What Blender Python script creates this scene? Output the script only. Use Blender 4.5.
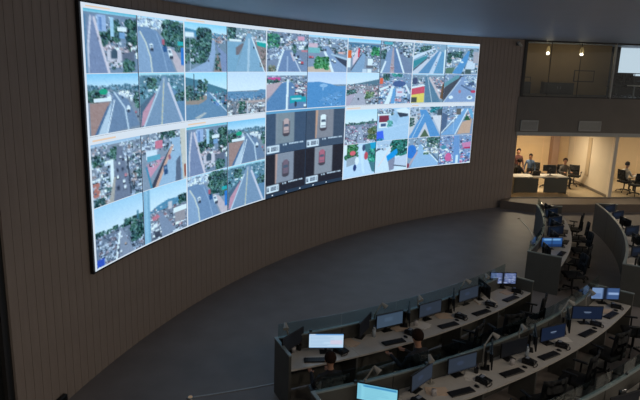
import bpy, bmesh, math, random
import numpy as np
from mathutils import Vector, Matrix

for o in list(bpy.data.objects): bpy.data.objects.remove(o)
scene = bpy.context.scene
COL = scene.collection
PI = math.pi
R_ = math.radians
rnd = random.Random(7)

# ------------------------------------------------------------------ camera
EYE = 5.6
cam_d = bpy.data.cameras.new('camera'); cam = bpy.data.objects.new('camera', cam_d); COL.objects.link(cam)
cam_d.sensor_width = 36.0; cam_d.lens = 602.37 / 640 * 36.0
cam_d.clip_start = 0.05; cam_d.clip_end = 200
pt, ro = 0.2266, 0.0314
upv = Vector((0, math.sin(pt), math.cos(pt))); fwd = Vector((0, math.cos(pt), -math.sin(pt))); rx = Vector((1, 0, 0))
rt = rx * math.cos(ro) + upv * math.sin(ro); up = -rx * math.sin(ro) + upv * math.cos(ro)
m = Matrix(((rt.x, up.x, -fwd.x, 0), (rt.y, up.y, -fwd.y, 0), (rt.z, up.z, -fwd.z, EYE), (0, 0, 0, 1)))
cam.matrix_world = m
scene.camera = cam

# ------------------------------------------------------------------ world, exposure
w = bpy.data.worlds.new('world'); scene.world = w; w.use_nodes = True
w.node_tree.nodes['Background'].inputs[0].default_value = (1.0, 0.93, 0.86, 1)
w.node_tree.nodes['Background'].inputs[1].default_value = 0.33
vs = scene.view_settings
vs.view_transform = 'Standard'; vs.look = 'None'; vs.gamma = 1.0; vs.use_curve_mapping = False; vs.exposure = 0.0

SCREEN_GAIN = 1.0
LAMP_W = 105.0

# ------------------------------------------------------------------ helpers
def lin(c):
    c = np.asarray(c, float) / 255.0
    return np.where(c <= 0.04045, c / 12.92, ((c + 0.055) / 1.055) ** 2.4)

def mat(name, col, rough=0.6, metal=0.0, var=0.06, scale=20.0, bump=0.0, spec=0.5, stretch=None, emis=None, emis_s=0.0, alpha=1.0):
    mt = bpy.data.materials.new(name); mt.use_nodes = True
    nt = mt.node_tree; b = nt.nodes['Principled BSDF']
    lc = lin(col)
    tc = nt.nodes.new('ShaderNodeTexCoord'); mp = nt.nodes.new('ShaderNodeMapping'); nz = nt.nodes.new('ShaderNodeTexNoise')
    nt.links.new(tc.outputs['Object'], mp.inputs[0]); nt.links.new(mp.outputs[0], nz.inputs['Vector'])
    if stretch: mp.inputs['Scale'].default_value = stretch
    nz.inputs['Scale'].default_value = scale; nz.inputs['Detail'].default_value = 4
    rp = nt.nodes.new('ShaderNodeValToRGB')
    rp.color_ramp.elements[0].position = 0.3; rp.color_ramp.elements[1].position = 0.7
    rp.color_ramp.elements[0].color = (*(lc * (1 - var)), 1); rp.color_ramp.elements[1].color = (*np.minimum(lc * (1 + var), 1), 1)
    nt.links.new(nz.outputs['Fac'], rp.inputs[0]); nt.links.new(rp.outputs[0], b.inputs['Base Color'])
    b.inputs['Roughness'].default_value = rough; b.inputs['Metallic'].default_value = metal
    b.inputs['Specular IOR Level'].default_value = spec
    if bump > 0:
        bp = nt.nodes.new('ShaderNodeBump'); bp.inputs['Strength'].default_value = bump; bp.inputs['Distance'].default_value = 0.01
        nt.links.new(nz.outputs['Fac'], bp.inputs['Height']); nt.links.new(bp.outputs[0], b.inputs['Normal'])
    if emis is not None:
        b.inputs['Emission Color'].default_value = (*lin(emis), 1); b.inputs['Emission Strength'].default_value = emis_s
    return mt

def glass_mat(name, tint=(1, 1, 1), rough=0.02, refl=0.08):
    mt = bpy.data.materials.new(name); mt.use_nodes = True
    nt = mt.node_tree; nt.nodes.clear()
    out = nt.nodes.new('ShaderNodeOutputMaterial'); mx = nt.nodes.new('ShaderNodeMixShader')
    tr = nt.nodes.new('ShaderNodeBsdfTransparent'); gl = nt.nodes.new('ShaderNodeBsdfGlossy')
    lw = nt.nodes.new('ShaderNodeLayerWeight'); pw = nt.nodes.new('ShaderNodeMath'); pw.operation = 'POWER'; pw.inputs[1].default_value = 4.0
    fr = nt.nodes.new('ShaderNodeMath'); fr.operation = 'MULTIPLY_ADD'; fr.inputs[1].default_value = 0.6; fr.inputs[2].default_value = 0.03
    nt.links.new(lw.outputs['Facing'], pw.inputs[0]); nt.links.new(pw.outputs[0], fr.inputs[0])
    tr.inputs[0].default_value = (*tint, 1); gl.inputs['Roughness'].default_value = rough
    nt.links.new(fr.outputs[0], mx.inputs[0]); nt.links.new(tr.outputs[0], mx.inputs[1]); nt.links.new(gl.outputs[0], mx.inputs[2])
    nt.links.new(mx.outputs[0], out.inputs[0])
    return mt

def picture_mat(name, gain=1.0):
    """emitting display: the picture is the flat print held in the panel's colour attribute"""
    mt = bpy.data.materials.new(name); mt.use_nodes = True
    nt = mt.node_tree; nt.nodes.clear()
    out = nt.nodes.new('ShaderNodeOutputMaterial'); em = nt.nodes.new('ShaderNodeEmission'); at = nt.nodes.new('ShaderNodeAttribute')
    at.attribute_name = 'picture'; em.inputs[1].default_value = gain
    nt.links.new(at.outputs['Color'], em.inputs[0])
    gl = nt.nodes.new('ShaderNodeBsdfGlossy'); gl.inputs['Roughness'].default_value = 0.35; gl.inputs[0].default_value = (0.04, 0.04, 0.04, 1)
    ad = nt.nodes.new('ShaderNodeAddShader'); nt.links.new(em.outputs[0], ad.inputs[0]); nt.links.new(gl.outputs[0], ad.inputs[1])
    nt.links.new(ad.outputs[0], out.inputs[0])
    return mt

def emit_mat(name, col, s):
    mt = bpy.data.materials.new(name); mt.use_nodes = True
    nt = mt.node_tree; nt.nodes.clear()
    out = nt.nodes.new('ShaderNodeOutputMaterial'); em = nt.nodes.new('ShaderNodeEmission')
    em.inputs[0].default_value = (*lin(col), 1); em.inputs[1].default_value = s
    nt.links.new(em.outputs[0], out.inputs[0])
    return mt

def box(bm, c, s, rz=0.0, mtx=None):
    M = Matrix.Translation(c) @ Matrix.Rotation(rz, 4, 'Z') @ Matrix.Diagonal((*s, 1))
    if mtx is not None: M = mtx @ M
    return bmesh.ops.create_cube(bm, size=1.0, matrix=M)['verts']

def rbox(bm, c, s, bev=0.01, seg=2, mtx=None):
    """bevelled box"""
    t = bmesh.new(); box(t, (0, 0, 0), s)
    bmesh.ops.bevel(t, geom=list(t.edges) + list(t.verts), offset=bev, segments=seg, affect='EDGES', profile=0.5)
    M = Matrix.Translation(c)
    if mtx is not None: M = mtx @ M
    t.transform(M); me = bpy.data.meshes.new('tmp'); t.to_mesh(me); bm.from_mesh(me); bpy.data.meshes.remove(me); t.free()

def cyl(bm, p0, p1, r0, r1=None, seg=12):
    p0 = Vector(p0); p1 = Vector(p1); d = p1 - p0
    q = Vector((0, 0, 1)).rotation_difference(d.normalized()).to_matrix().to_4x4()
    M = Matrix.Translation((p0 + p1) / 2) @ q
    bmesh.ops.create_cone(bm, cap_ends=True, segments=seg, radius1=r0, radius2=r0 if r1 is None else r1, depth=d.length, matrix=M)

def ball(bm, c, r, sc=(1, 1, 1), u=12, v=8):
    bmesh.ops.create_uvsphere(bm, u_segments=u, v_segments=v, radius=r, matrix=Matrix.Translation(c) @ Matrix.Diagonal((*sc, 1)))

def arc(bm, ctr, r0, r1, a0, a1, z0, z1, n):
    """curved slab between two radii, angles in degrees"""
    rings = []
    for i in range(n + 1):
        a = R_(a0 + (a1 - a0) * i / n); c, s = math.cos(a), math.sin(a)
        rings.append([bm.verts.new((ctr[0] + r * c, ctr[1] + r * s, z)) for r, z in ((r0, z0), (r1, z0), (r1, z1), (r0, z1))])
    for i in range(n):
        for k in range(4):
            bm.faces.new((rings[i][k], rings[i][(k + 1) % 4], rings[i + 1][(k + 1) % 4], rings[i + 1][k]))
    bm.faces.new(rings[0][::-1]); bm.faces.new(rings[-1])

def prism(bm, pts, z0, z1):
    a = [bm.verts.new((x, y, z0)) for x, y in pts]; b = [bm.verts.new((x, y, z1)) for x, y in pts]; n = len(pts)
    bm.faces.new(a[::-1]); bm.faces.new(b)
    for i in range(n): bm.faces.new((a[i], a[(i + 1) % n], b[(i + 1) % n], b[i]))

def obj(name, bm, m, parent=None, smooth=False):
    bmesh.ops.recalc_face_normals(bm, faces=list(bm.faces))
    me = bpy.data.meshes.new(name); bm.to_mesh(me); bm.free()
    me.materials.append(m)
    if smooth:
        for p in me.polygons: p.use_smooth = True
    o = bpy.data.objects.new(name, me); COL.objects.link(o)
    if parent is not None: o.parent = parent
    return o

def part(name, m, parent, fn, smooth=False):
    bm = bmesh.new(); fn(bm); return obj(name, bm, m, parent, smooth)

def tag(o, label, cat, group=None):
    o['label'] = label; o['category'] = cat
    if group: o['group'] = group
    return o

def thing(name, label, cat, loc=(0, 0, 0), rz=0.0, group=None):
    o = bpy.data.objects.new(name, None); COL.objects.link(o); o.empty_display_size = 0.1
    o.location = loc; o.rotation_euler = (0, 0, rz)
    return tag(o, label, cat, group)

def struct(name, m, fn, parent=None, label=None):
    o = part(name, m, parent, fn)
    if parent is None:
        o['kind'] = 'structure'
        if label: o['label'] = label
    return o

def dup(root, loc, rz, label, group=None):
    r = root.copy(); COL.objects.link(r); r.location = loc; r.rotation_euler = (0, 0, rz); r['label'] = label
    if group: r['group'] = group
    for ch in list(root.children):
        c = ch.copy(); COL.objects.link(c); c.parent = r
        for g in list(ch.children):
            d = g.copy(); COL.objects.link(d); d.parent = c
    return r

# ------------------------------------------------------------------ materials
M = {}
M['floor'] = mat('floor_vinyl', (130, 122, 118), rough=0.5, var=0.10, scale=1.6, spec=0.4)
M['wall'] = mat('wall_board', (162, 147, 136), rough=0.62, var=0.07, scale=9, stretch=(1, 1, 0.15), spec=0.3)
M['wall_back'] = mat('wall_joint', (146, 132, 122), rough=0.9)
M['ceil'] = mat('ceiling_paint', (160, 176, 196), rough=0.5, var=0.03, scale=1.2, spec=0.4)
M['bezel'] = mat('bezel_black', (22, 23, 26), rough=0.4)
M['fascia'] = mat('fascia_grey', (122, 114, 104), rough=0.6, var=0.05, scale=2)
M['grille'] = mat('grille_grey', (186, 184, 176), rough=0.5)
M['plinth'] = mat('plinth_brown', (112, 98, 86), rough=0.6)
M['roomwall'] = mat('room_wall_beige', (222, 196, 158), rough=0.8, var=0.03, scale=3)
M['roomwhite'] = mat('room_wall_white', (232, 220, 200), rough=0.8, var=0.02, scale=3)
M['roomfloor'] = mat('room_floor_pale', (200, 182, 152), rough=0.35, var=0.04, scale=3)
M['upwall'] = mat('upper_wall_brown', (150, 128, 96), rough=0.8, var=0.06, scale=2)
M['darkwall'] = mat('dark_side', (28, 30, 30), rough=0.3)
M['glass'] = glass_mat('clear_glass', (0.95, 0.97, 0.96))
M['deskglass'] = glass_mat('desk_glass', (0.80, 0.88, 0.88), rough=0.05)
M['frame'] = mat('aluminium_frame', (120, 120, 118), rough=0.35, metal=0.7)
M['darkframe'] = mat('dark_frame', (50, 48, 46), rough=0.4)
M['worktop'] = mat('worktop_laminate', (204, 198, 190), rough=0.45, var=0.04, scale=8)
M['panel'] = mat('desk_panel', (84, 83, 78), rough=0.6, var=0.06, scale=6)
M['cap'] = mat('cap_rail', (150, 160, 158), rough=0.35, metal=0.3)
M['leg'] = mat('leg_grey', (112, 112, 110), rough=0.45, metal=0.4)
M['black'] = mat('black_plastic', (24, 24, 26), rough=0.4)
M['black2'] = mat('black_fabric', (22, 22, 24), rough=0.85, var=0.2, scale=80)
M['metal'] = mat('dull_metal', (120, 122, 124), rough=0.3, metal=0.9)
M['lampgrey'] = mat('lamp_grey', (168, 164, 156), rough=0.4, metal=0.2)
M['paper'] = mat('paper_white', (236, 230, 222), rough=0.8, var=0.02)
M['papertan'] = mat('paper_warm', (222, 196, 172), rough=0.8, var=0.04)
M['skin'] = mat('skin', (176, 128, 104), rough=0.55, var=0.04)
M['hair'] = mat('hair_dark', (30, 23, 20), rough=0.95, spec=.1, var=0.2, scale=60)
M['hairbrown'] = mat('hair_brown', (44, 32, 27), rough=0.95, spec=.1, var=0.2, scale=60)
M['shoe'] = mat('shoe', (28, 26, 26), rough=0.5)
M['clothdark'] = mat('cloth_dark', (36, 35, 40), rough=0.9, var=0.15, scale=40)
M['clothwhite'] = mat('cloth_white', (226, 220, 214), rough=0.85)
M['clothred'] = mat('cloth_red', (72, 32, 28), rough=0.85)
M['jeans'] = mat('cloth_jeans', (70, 92, 124), rough=0.9)
M['clothgrey'] = mat('cloth_grey', (84, 80, 76), rough=0.9)
M['mug'] = mat('mug', (196, 190, 190), rough=0.3)
M['upfloor'] = mat('upper_floor_dark', (44, 40, 38), rough=.6)
M['picture'] = picture_mat('video_picture', SCREEN_GAIN)
M['monitorpic'] = picture_mat('monitor_picture', 1.0)

# ------------------------------------------------------------------ picture painter (the flat print on the displays)
class Pic:
    def __init__(s, seed=0, n=104):
        s.n = n; s.rg = random.Random(seed)
        v, u = np.mgrid[0:n, 0:n]; s.u = (u + .5) / n; s.v = (v + .5) / n
        s.c = np.zeros((n, n, 3)); s.c[:] = (120, 135, 150); s.t = np.full((n, n), .3); s.lv = .09
    def put(s, msk, col): s.c[msk] = col; s.t[msk] = s.lv
    def sky(s, h, a=(150, 205, 232), b=(214, 234, 244), slope=0.0):
        k = s.v + slope * (s.u - .5) < h; t = np.clip(s.v / max(h, .01), 0, 1)[..., None]
        col = np.array(a) * (1 - t) + np.array(b) * t; s.c[k] = col[k]; s.t[k] = .06
    def P(s, pts, col):
        ins = np.zeros_like(s.u, bool); n = len(pts)
        for i in range(n):
            x0, y0 = pts[i]; x1, y1 = pts[(i + 1) % n]
            if y0 == y1: continue
            cr = ((y0 > s.v) != (y1 > s.v)) & (s.u < (x1 - x0) * (s.v - y0) / (y1 - y0) + x0); ins ^= cr
        s.put(ins, col)
    def L(s, pts, w, col):
        for (x0, y0), (x1, y1) in zip(pts, pts[1:]):
            dx, dy = x1 - x0, y1 - y0; t = np.clip(((s.u - x0) * dx + (s.v - y0) * dy) / (dx * dx + dy * dy), 0, 1)
            s.put(np.hypot(s.u - x0 - t * dx, s.v - y0 - t * dy) < w / 2, col)
    def E(s, x, y, a, b, col): s.put(((s.u - x) / a) ** 2 + ((s.v - y) / b) ** 2 < 1, col)
    def B(s, x0, y0, x1, y1, col): s.put((s.u >= x0) & (s.u < x1) & (s.v >= y0) & (s.v < y1), col)
    def city(s, x0, y0, x1, y1, n=90, sz=.09, pal=None):
        pal = pal or [(196, 206, 220), (150, 165, 185), (92, 108, 128), (62, 78, 92), (168, 150, 150), (214, 220, 228), (60, 92, 92), (120, 130, 150)]
        s.lv = 1.0; n = int(n * 1.7); sz *= .8
        ys = sorted(s.rg.uniform(y0, y1) for _ in range(n))
        for y in ys:
            k = .35 + .65 * (y - y0) / max(y1 - y0, .01); x = s.rg.uniform(x0, x1); a = s.rg.uniform(.3, 1) * sz * k; b = s.rg.uniform(.25, .7) * sz * k
            s.B(max(x - a, x0 - .02), y - b, min(x + a, x1 + .02), y + b, s.rg.choice(pal))
        s.lv = .09
    def trees(s, x0, y0, x1, y1, n=40, r=.05, pal=None):
        pal = pal or [(46, 84, 82), (36, 66, 70), (64, 104, 92), (52, 90, 76), (30, 56, 62)]
        s.lv = .8
        for _ in range(int(n * 1.6)):
            q = s.rg.uniform(.35, .95) * r; s.E(s.rg.uniform(x0, x1), s.rg.uniform(y0, y1), q, q * .8, s.rg.choice(pal))
        s.lv = .09
    def cars(s, lst, sz=.03):
        sz *= .72
        for x, y, col in lst: a = sz * (.6 + y) * .85; s.B(x - a, y - a * .5, x + a, y + a * 1.3, (58, 64, 78)); s.B(x - a * .9, y - a * 1.2, x + a * .9, y + a * .5, col)
    def out(s, m, grain=0.0):
        if grain:
            g = np.random.default_rng(s.rg.randrange(9999)); q = np.kron(g.normal(0, 1, (s.n // 2, s.n // 2)), np.ones((2, 2)))
            w = np.kron(g.normal(0, 1, (s.n // 4, s.n // 4)), np.ones((4, 4))); s.c = np.clip(s.c + ((q * 5 + w * 5) * grain * s.t)[..., None] * np.array([1, 1, 1.05]), 8, 255)
        k = s.n // m; c = s.c[:m * k, :m * k].reshape(m, k, m, k, 3).mean((1, 3))
        if grain:
            c = c + g.normal(0, grain * .5, (m, m, 1)); c = 255 * (np.clip(c * np.array([.88, 1.0, 1.09]), 0, 255) / 255) ** .86
        return np.clip(c, 0, 255)

ROAD = (116, 138, 168); PALE = (196, 208, 220); W_ = (232, 238, 244); DK = (44, 54, 70); RED = (196, 70, 80); CYA = (20, 150, 160)

def f00(p):
    p.sky(.06, (70, 170, 190), (150, 200, 215)); p.B(0, .06, 1, 1, (110, 128, 150)); p.city(.15, .1, 1, .4, 60); p.trees(.28, .3, .55, .55, 30); p.trees(.5, .12, .66, .5, 40, .05)
    p.trees(.8, .12, 1, .62, 50, .07); p.B(.24, .08, .40, .34, (150, 172, 206)); p.B(.28, .12, .33, .32, (96, 128, 176)); p.B(.48, .1, .55, .4, (160, 200, 220)); p.B(.62, .24, .8, .31, W_); p.B(.64, .33, .76, .42, (110, 150, 190))
    p.city(.36, .5, 1, .7, 40, .1, [W_, (214, 206, 208), (160, 150, 160), (90, 96, 110), (190, 170, 176)])
    p.B(.40, .62, .68, .9, (206, 196, 204)); p.B(.47, .66, .6, .76, (56, 76, 92)); p.E(.535, .66, .065, .05, (56, 76, 92)); p.city(.42, .78, .68, .92, 12, .06); p.P([(.68, .68), (.92, .62), (.94, .9), (.7, .98)], (90, 98, 116)); p.trees(.72, .78, .9, .98, 26, .06)
    p.P([(.06, .25), (.13, .1), (.19, .1), (.43, 1), (.06, 1)], (116, 128, 158)); p.L([(.05, 1), (.07, .55), (.13, .12)], .035, (206, 200, 208)); p.L([(.43, 1), (.30, .55), (.19, .14)], .045, (216, 200, 206)); p.B(0, .1, .05, 1, (84, 120, 150)); p.cars([(.25, .45, DK)], .02)
def f10(p):
    p.sky(.05); p.B(0, .04, 1, 1, (128, 140, 156)); p.city(0, .02, .6, .2, 60, .08, [W_, (170, 190, 215), (90, 110, 130), (206, 214, 224)])
    p.P([(0, .2), (.2, .18), (.42, .25), (.58, .5), (.8, 1), (0, 1)], (106, 132, 164)); p.P([(0, .25), (.14, .4), (.26, .7), (.3, 1), (0, 1)], (132, 156, 184)); p.L([(.06, .28), (.17, .46), (.26, .72), (.29, 1)], .03, (206, 208, 196)); p.L([(.4, .3), (.52, .6), (.62, 1)], .015, (150, 172, 196))
    p.trees(.55, .05, 1, .5, 110, .07); p.trees(.8, .4, 1, .6, 30, .05); p.P([(.62, .5), (.8, .6), (1, .9), (1, 1), (.84, 1)], (196, 176, 180)); p.B(.92, .52, 1, .86, (40, 110, 190)); p.B(.86, .4, .98, .48, (30, 160, 160))
    p.P([(.24, .48), (.31, .47), (.33, .58), (.26, .6)], W_); p.B(.255, .55, .325, .61, DK); p.B(.26, .5, .31, .53, (90, 110, 130)); p.P([(.62, .56), (.70, .55), (.75, .7), (.67, .73)], W_); p.B(.67, .68, .75, .74, DK); p.P([(.64, .58), (.69, .575), (.71, .62), (.66, .63)], (80, 100, 120)); p.P([(.52, .52), (.6, .5), (.63, .6), (.54, .62)], (36, 76, 124)); p.B(.51, .38, .57, .48, (170, 80, 96))
def f01(p):
    p.sky(.24, (120, 190, 224), (206, 228, 240)); p.B(0, .22, 1, 1, (120, 130, 144)); p.trees(0, .2, 1, .34, 90, .04, [(70, 110, 130), (60, 96, 110), (90, 124, 140)]); p.city(.1, .28, 1, .46, 40, .07); p.trees(0, .28, .25, .45, 30, .05)
    p.E(.3, .3, .08, .05, (20, 150, 110)); p.B(.12, .4, .44, .46, W_); p.city(.55, .3, .78, .42, 20, .07, [W_, (200, 206, 214)])
    p.P([(.04, .47), (.42, .47), (.1, 1), (.04, 1)], (158, 122, 114)); p.P([(.1, 1), (.18, 1), (.44, .5), (.36, .55)], (64, 96, 132)); p.P([(.16, 1), (.36, 1), (.52, .42), (.47, .42)], (186, 200, 212)); p.P([(.34, 1), (1, .94), (.76, .45), (.5, .3), (.48, .34)], (100, 122, 150))
    p.L([(.34, 1), (.5, .45)], .02, W_); p.L([(.76, 1), (.7, .6), (.5, .32)], .03, (190, 204, 214)); p.E(.77, .62, .035, .06, W_); p.E(.77, .66, .03, .03, DK); p.trees(.9, .35, 1, .6, 20, .05); p.cars([(.92, .7, RED), (.96, .78, DK), (.66, .42, DK), (.6, .37, W_)], .02)
def f11(p):
    p.sky(.06, (150, 215, 225), (190, 225, 232)); p.B(0, .05, 1, 1, (84, 122, 140)); p.city(0, .05, 1, .45, 110, .06, [(60, 110, 120), (90, 140, 150), (150, 180, 195), (44, 74, 84), (190, 200, 208)]); p.trees(.18, .1, .36, .3, 34, .05)
    p.P([(.62, .25), (1, .5), (1, 1), (.9, .9)], (88, 126, 158)); p.trees(.8, .4, 1, .55, 20, .05); p.P([(0, .6), (.34, .35), (.1, 1), (0, 1)], (70, 96, 116))
    p.P([(.5, .08), (.58, .08), (.93, 1), (.08, 1)], (116, 140, 166)); p.L([(.46, 1), (.53, .12)], .035, (170, 182, 188)); p.L([(.46, 1), (.525, .2)], .012, (206, 190, 140)); p.L([(.94, 1), (.63, .22)], .05, (204, 200, 210)); p.P([(.02, .98), (.06, .72), (.36, .36), (.1, .95)], (196, 138, 154)); p.L([(.08, 1), (.44, .26)], .03, (190, 206, 216))
def f20(p):
    p.sky(.2, (130, 205, 230), (206, 230, 238)); p.P([(0, .12), (.3, .16), (1, .2), (1, .4), (0, .4)], (70, 130, 160)); p.B(0, .28, 1, 1, (110, 130, 146)); p.city(.6, .18, 1, .36, 40, .06, [(150, 120, 116), (190, 180, 180), (96, 100, 116), (130, 150, 170)])
    p.trees(0, .35, .55, .8, 150, .07); p.trees(.3, .12, .6, .55, 90, .07); p.B(.02, .2, .22, .3, W_); p.city(0, .45, .3, .8, 14, .06)
    p.P([(.02, 1), (.5, .78), (.6, .6), (.64, .34), (.7, .34), (.72, .6), (.64, 1)], (142, 164, 194)); p.P([(.72, .36), (.84, .5), (1, .62), (1, 1), (.86, 1), (.84, .7)], (120, 136, 170)); p.P([(.68, 1), (.76, .6), (.82, .7), (.88, 1)], (136, 116, 112)); p.trees(.7, .6, .85, .95, 16, .035); p.cars([(.55, .76, DK), (.8, .45, W_), (.75, .4, DK)], .02); p.L([(.12, .3), (.12, .95)], .015, PALE)
def f30(p):
    p.B(0, 0, 1, 1, (120, 140, 150)); p.city(.1, .0, 1, .3, 80, .07); p.trees(0, .02, .2, .26, 34, .06); p.B(.06, .27, .36, .32, W_); p.P([(0, .33), (.4, .33), (.2, 1), (0, 1)], (118, 160, 184)); p.P([(.22, .45), (.38, .34), (.42, .36), (.3, .6), (.22, .62)], (110, 100, 104))
    p.P([(.5, .12), (.6, .12), (.96, 1), (.2, 1)], (124, 162, 186)); p.P([(.7, .3), (1, .34), (1, 1), (.97, 1)], (140, 118, 116)); p.trees(.85, .4, 1, .9, 30, .04, [(90, 90, 86), (110, 100, 96), (140, 116, 110)]); p.P([(.74, .26), (1, .28), (1, .42), (.76, .38)], (24, 156, 146)); p.L([(.74, .27), (1, .3)], .03, (206, 230, 228)); p.L([(.53, 1), (.55, .25)], .06, (168, 192, 206)); p.L([(.96, 1), (.62, .2)], .025, W_); p.cars([(.67, .43, DK)], .03)
def f21(p):
    p.sky(.5, (160, 216, 238), (222, 238, 246)); p.P([(0, .1), (.35, .18), (.7, .3), (1, .4), (1, .6), (0, .6)], (64, 112, 130)); p.B(0, .5, 1, 1, (100, 130, 150)); p.city(0, .25, .5, .55, 50, .07); p.trees(.3, .15, .5, .4, 30, .05); p.L([(.2, .05), (.2, .6)], .02, DK); p.trees(0, .3, .2, .5, 24, .05)
    p.P([(0, .55), (.5, .5), (.5, .6), (.3, .68), (0, .66)], (150, 130, 118)); p.trees(0, .45, .4, .58, 26, .04); p.P([(.5, .42), (.58, .42), (1, .88), (1, 1), (0, 1), (0, .68), (.35, .68), (.5, .58)], (92, 128, 158)); p.P([(.56, .42), (1, .48), (1, .86)], (76, 110, 128)); p.city(.62, .42, 1, .72, 26, .06, [(50, 150, 160), (170, 96, 104), (200, 210, 220), DK, (70, 110, 160)]); p.L([(.58, .45), (1, .9)], .02, PALE); p.P([(.2, .96), (.45, .86), (.5, .88), (.3, 1)], (176, 178, 176))
def f31(p):
    p.sky(.44, (206, 220, 240), (226, 234, 244)); p.P([(0, .44), (.4, .46), (.75, .48), (.85, .42), (1, .44), (1, .7), (0, .7)], (86, 130, 164)); p.city(0, .5, 1, .66, 50, .05, [(90, 120, 150), (70, 104, 136), (130, 150, 176)]); p.B(0, .66, 1, 1, (110, 118, 130)); p.city(0, .62, 1, 1, 70, .1, [W_, (170, 160, 160), (90, 96, 106), (140, 130, 130), (60, 76, 84), (196, 190, 190)]); p.B(.4, .68, 1, .74, (176, 150, 144)); p.trees(.3, .7, .45, 1, 30, .05); p.L([(.52, .7), (.52, 1)], .02, W_)
def f02(p):
    p.sky(.08, (150, 180, 206), (180, 200, 216)); p.B(0, .06, 1, 1, (124, 132, 146)); p.city(0, .05, 1, .35, 90, .08); p.city(0, .35, .42, 1, 60, .14); p.city(.7, .35, 1, 1, 60, .14); p.trees(.38, .14, .52, .3, 26, .05); p.trees(0, .2, .14, .34, 16, .05); p.B(.02, .62, .14, .84, (176, 104, 92)); p.city(0, .6, .3, .9, 14, .06); p.trees(.05, .88, .2, 1, 14, .05)
    p.P([(.5, .12), (.6, .12), (.76, 1), (.4, 1)], (104, 112, 132)); p.P([(.36, .3), (.42, .3), (.42, .75), (.36, .75)], W_); p.P([(.4, 1), (.3, 1), (.42, .6), (.46, .6)], (170, 160, 150)); p.cars([(.5, .62, W_), (.62, .72, W_), (.5, .8, DK), (.64, .82, W_), (.54, .4, W_), (.6, .5, DK), (.57, .3, W_), (.66, .62, (200, 120, 130)), (.5, .5, DK), (.62, .34, DK)], .035); p.L([(.7, .3), (.76, .95)], .03, DK)
def f12(p):
    p.B(0, 0, 1, 1, (128, 140, 156)); p.city(0, 0, .9, .35, 110, .08); p.trees(.4, 0, .8, .15, 30, .04); p.B(.1, .3, .34, .46, (214, 224, 232)); p.B(.3, .15, .46, .3, (206, 110, 130)); p.P([(.1, .55), (.5, .46), (.38, .6), (.16, .8)], (208, 140, 160)); p.city(.1, .45, .5, .6, 14, .05); p.B(.12, .4, .4, .5, (90, 160, 180))
    p.P([(.66, .15), (.86, .15), (.92, 1), (.32, 1)], (150, 178, 202)); p.P([(.16, 1), (.6, .35), (.66, .3), (.3, 1)], (52, 56, 72)); p.L([(.3, 1), (.68, .3)], .06, (212, 160, 140)); p.L([(.1, .6), (.2, 1)], .04, (60, 130, 160)); p.P([(.47, .64), (.55, .62), (.57, .8), (.48, .82)], (36, 70, 112)); p.B(.49, .66, .55, .7, (120, 150, 180)); p.P([(.58, .46), (.63, .45), (.65, .54), (.6, .55)], (150, 90, 106)); p.cars([(.68, .3, W_), (.7, .38, W_), (.66, .24, DK)], .03); p.P([(.76, .6), (.86, .5), (.88, 1), (.74, 1)], (84, 96, 116)); p.P([(.86, 0), (1, 0), (1, 1), (.92, 1)], (206, 196, 180)); p.P([(.94, .7), (1, .7), (1, .95), (.95, .95)], (150, 76, 60))
def f03(p):
    p.sky(.45, (160, 204, 228), (216, 230, 238)); p.trees(0, .42, 1, .52, 80, .04); p.B(0, .5, 1, 1, (100, 112, 130)); p.city(0, .46, 1, 1, 160, .08, [(84, 98, 116), (130, 144, 164), (176, 186, 200), (60, 72, 88), (110, 100, 110)]); p.trees(.6, .38, 1, .46, 30, .04); p.P([(.48, .5), (.54, .5), (.78, 1), (.46, 1)], (128, 136, 154)); p.trees(.74, .52, .98, .8, 70, .06); p.B(.02, .86, .16, .98, (40, 70, 170)); p.L([(.4, 1), (.49, .55)], .04, W_); p.cars([(.46, .75, W_), (.45, .85, DK), (.52, .65, W_), (.5, .9, W_), (.6, .8, (180, 150, 130))], .025); p.B(.86, .3, .89, .45, (60, 110, 130))
def f13(p):
    p.sky(.42, (170, 210, 230), (222, 234, 240)); p.P([(.12, .44), (.3, .36), (.55, .3), (.8, .32), (1, .3), (1, .6), (.1, .6)], (76, 130, 160)); p.B(0, .46, 1, 1, (110, 118, 134)); p.city(.12, .4, 1, 1, 120, .08, [(96, 104, 120), (180, 186, 196), W_, (140, 110, 116), (60, 70, 84), (120, 130, 150)]); p.trees(.8, .3, 1, .45, 30, .05); p.P([(.32, .48), (.38, .48), (.72, .95), (.5, 1), (.4, 1)], (122, 134, 156)); p.P([(.18, .55), (.3, .52), (.36, .58), (.2, .62)], (196, 110, 124)); p.B(.66, .52, .98, .62, W_); p.B(.7, .62, .95, .82, (150, 140, 144)); p.P([(.22, .8), (.34, .78), (.36, .95), (.24, .97)], (50, 56, 70)); p.B(.24, .8, .34, .84, W_); p.B(.2, .68, .3, .76, W_); p.B(0, 0, .14, 1, (116, 164, 190)); p.B(.03, 0, .1, 1, (140, 184, 206)); p.B(.55, .36, .64, .5, (200, 196, 200))
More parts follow.
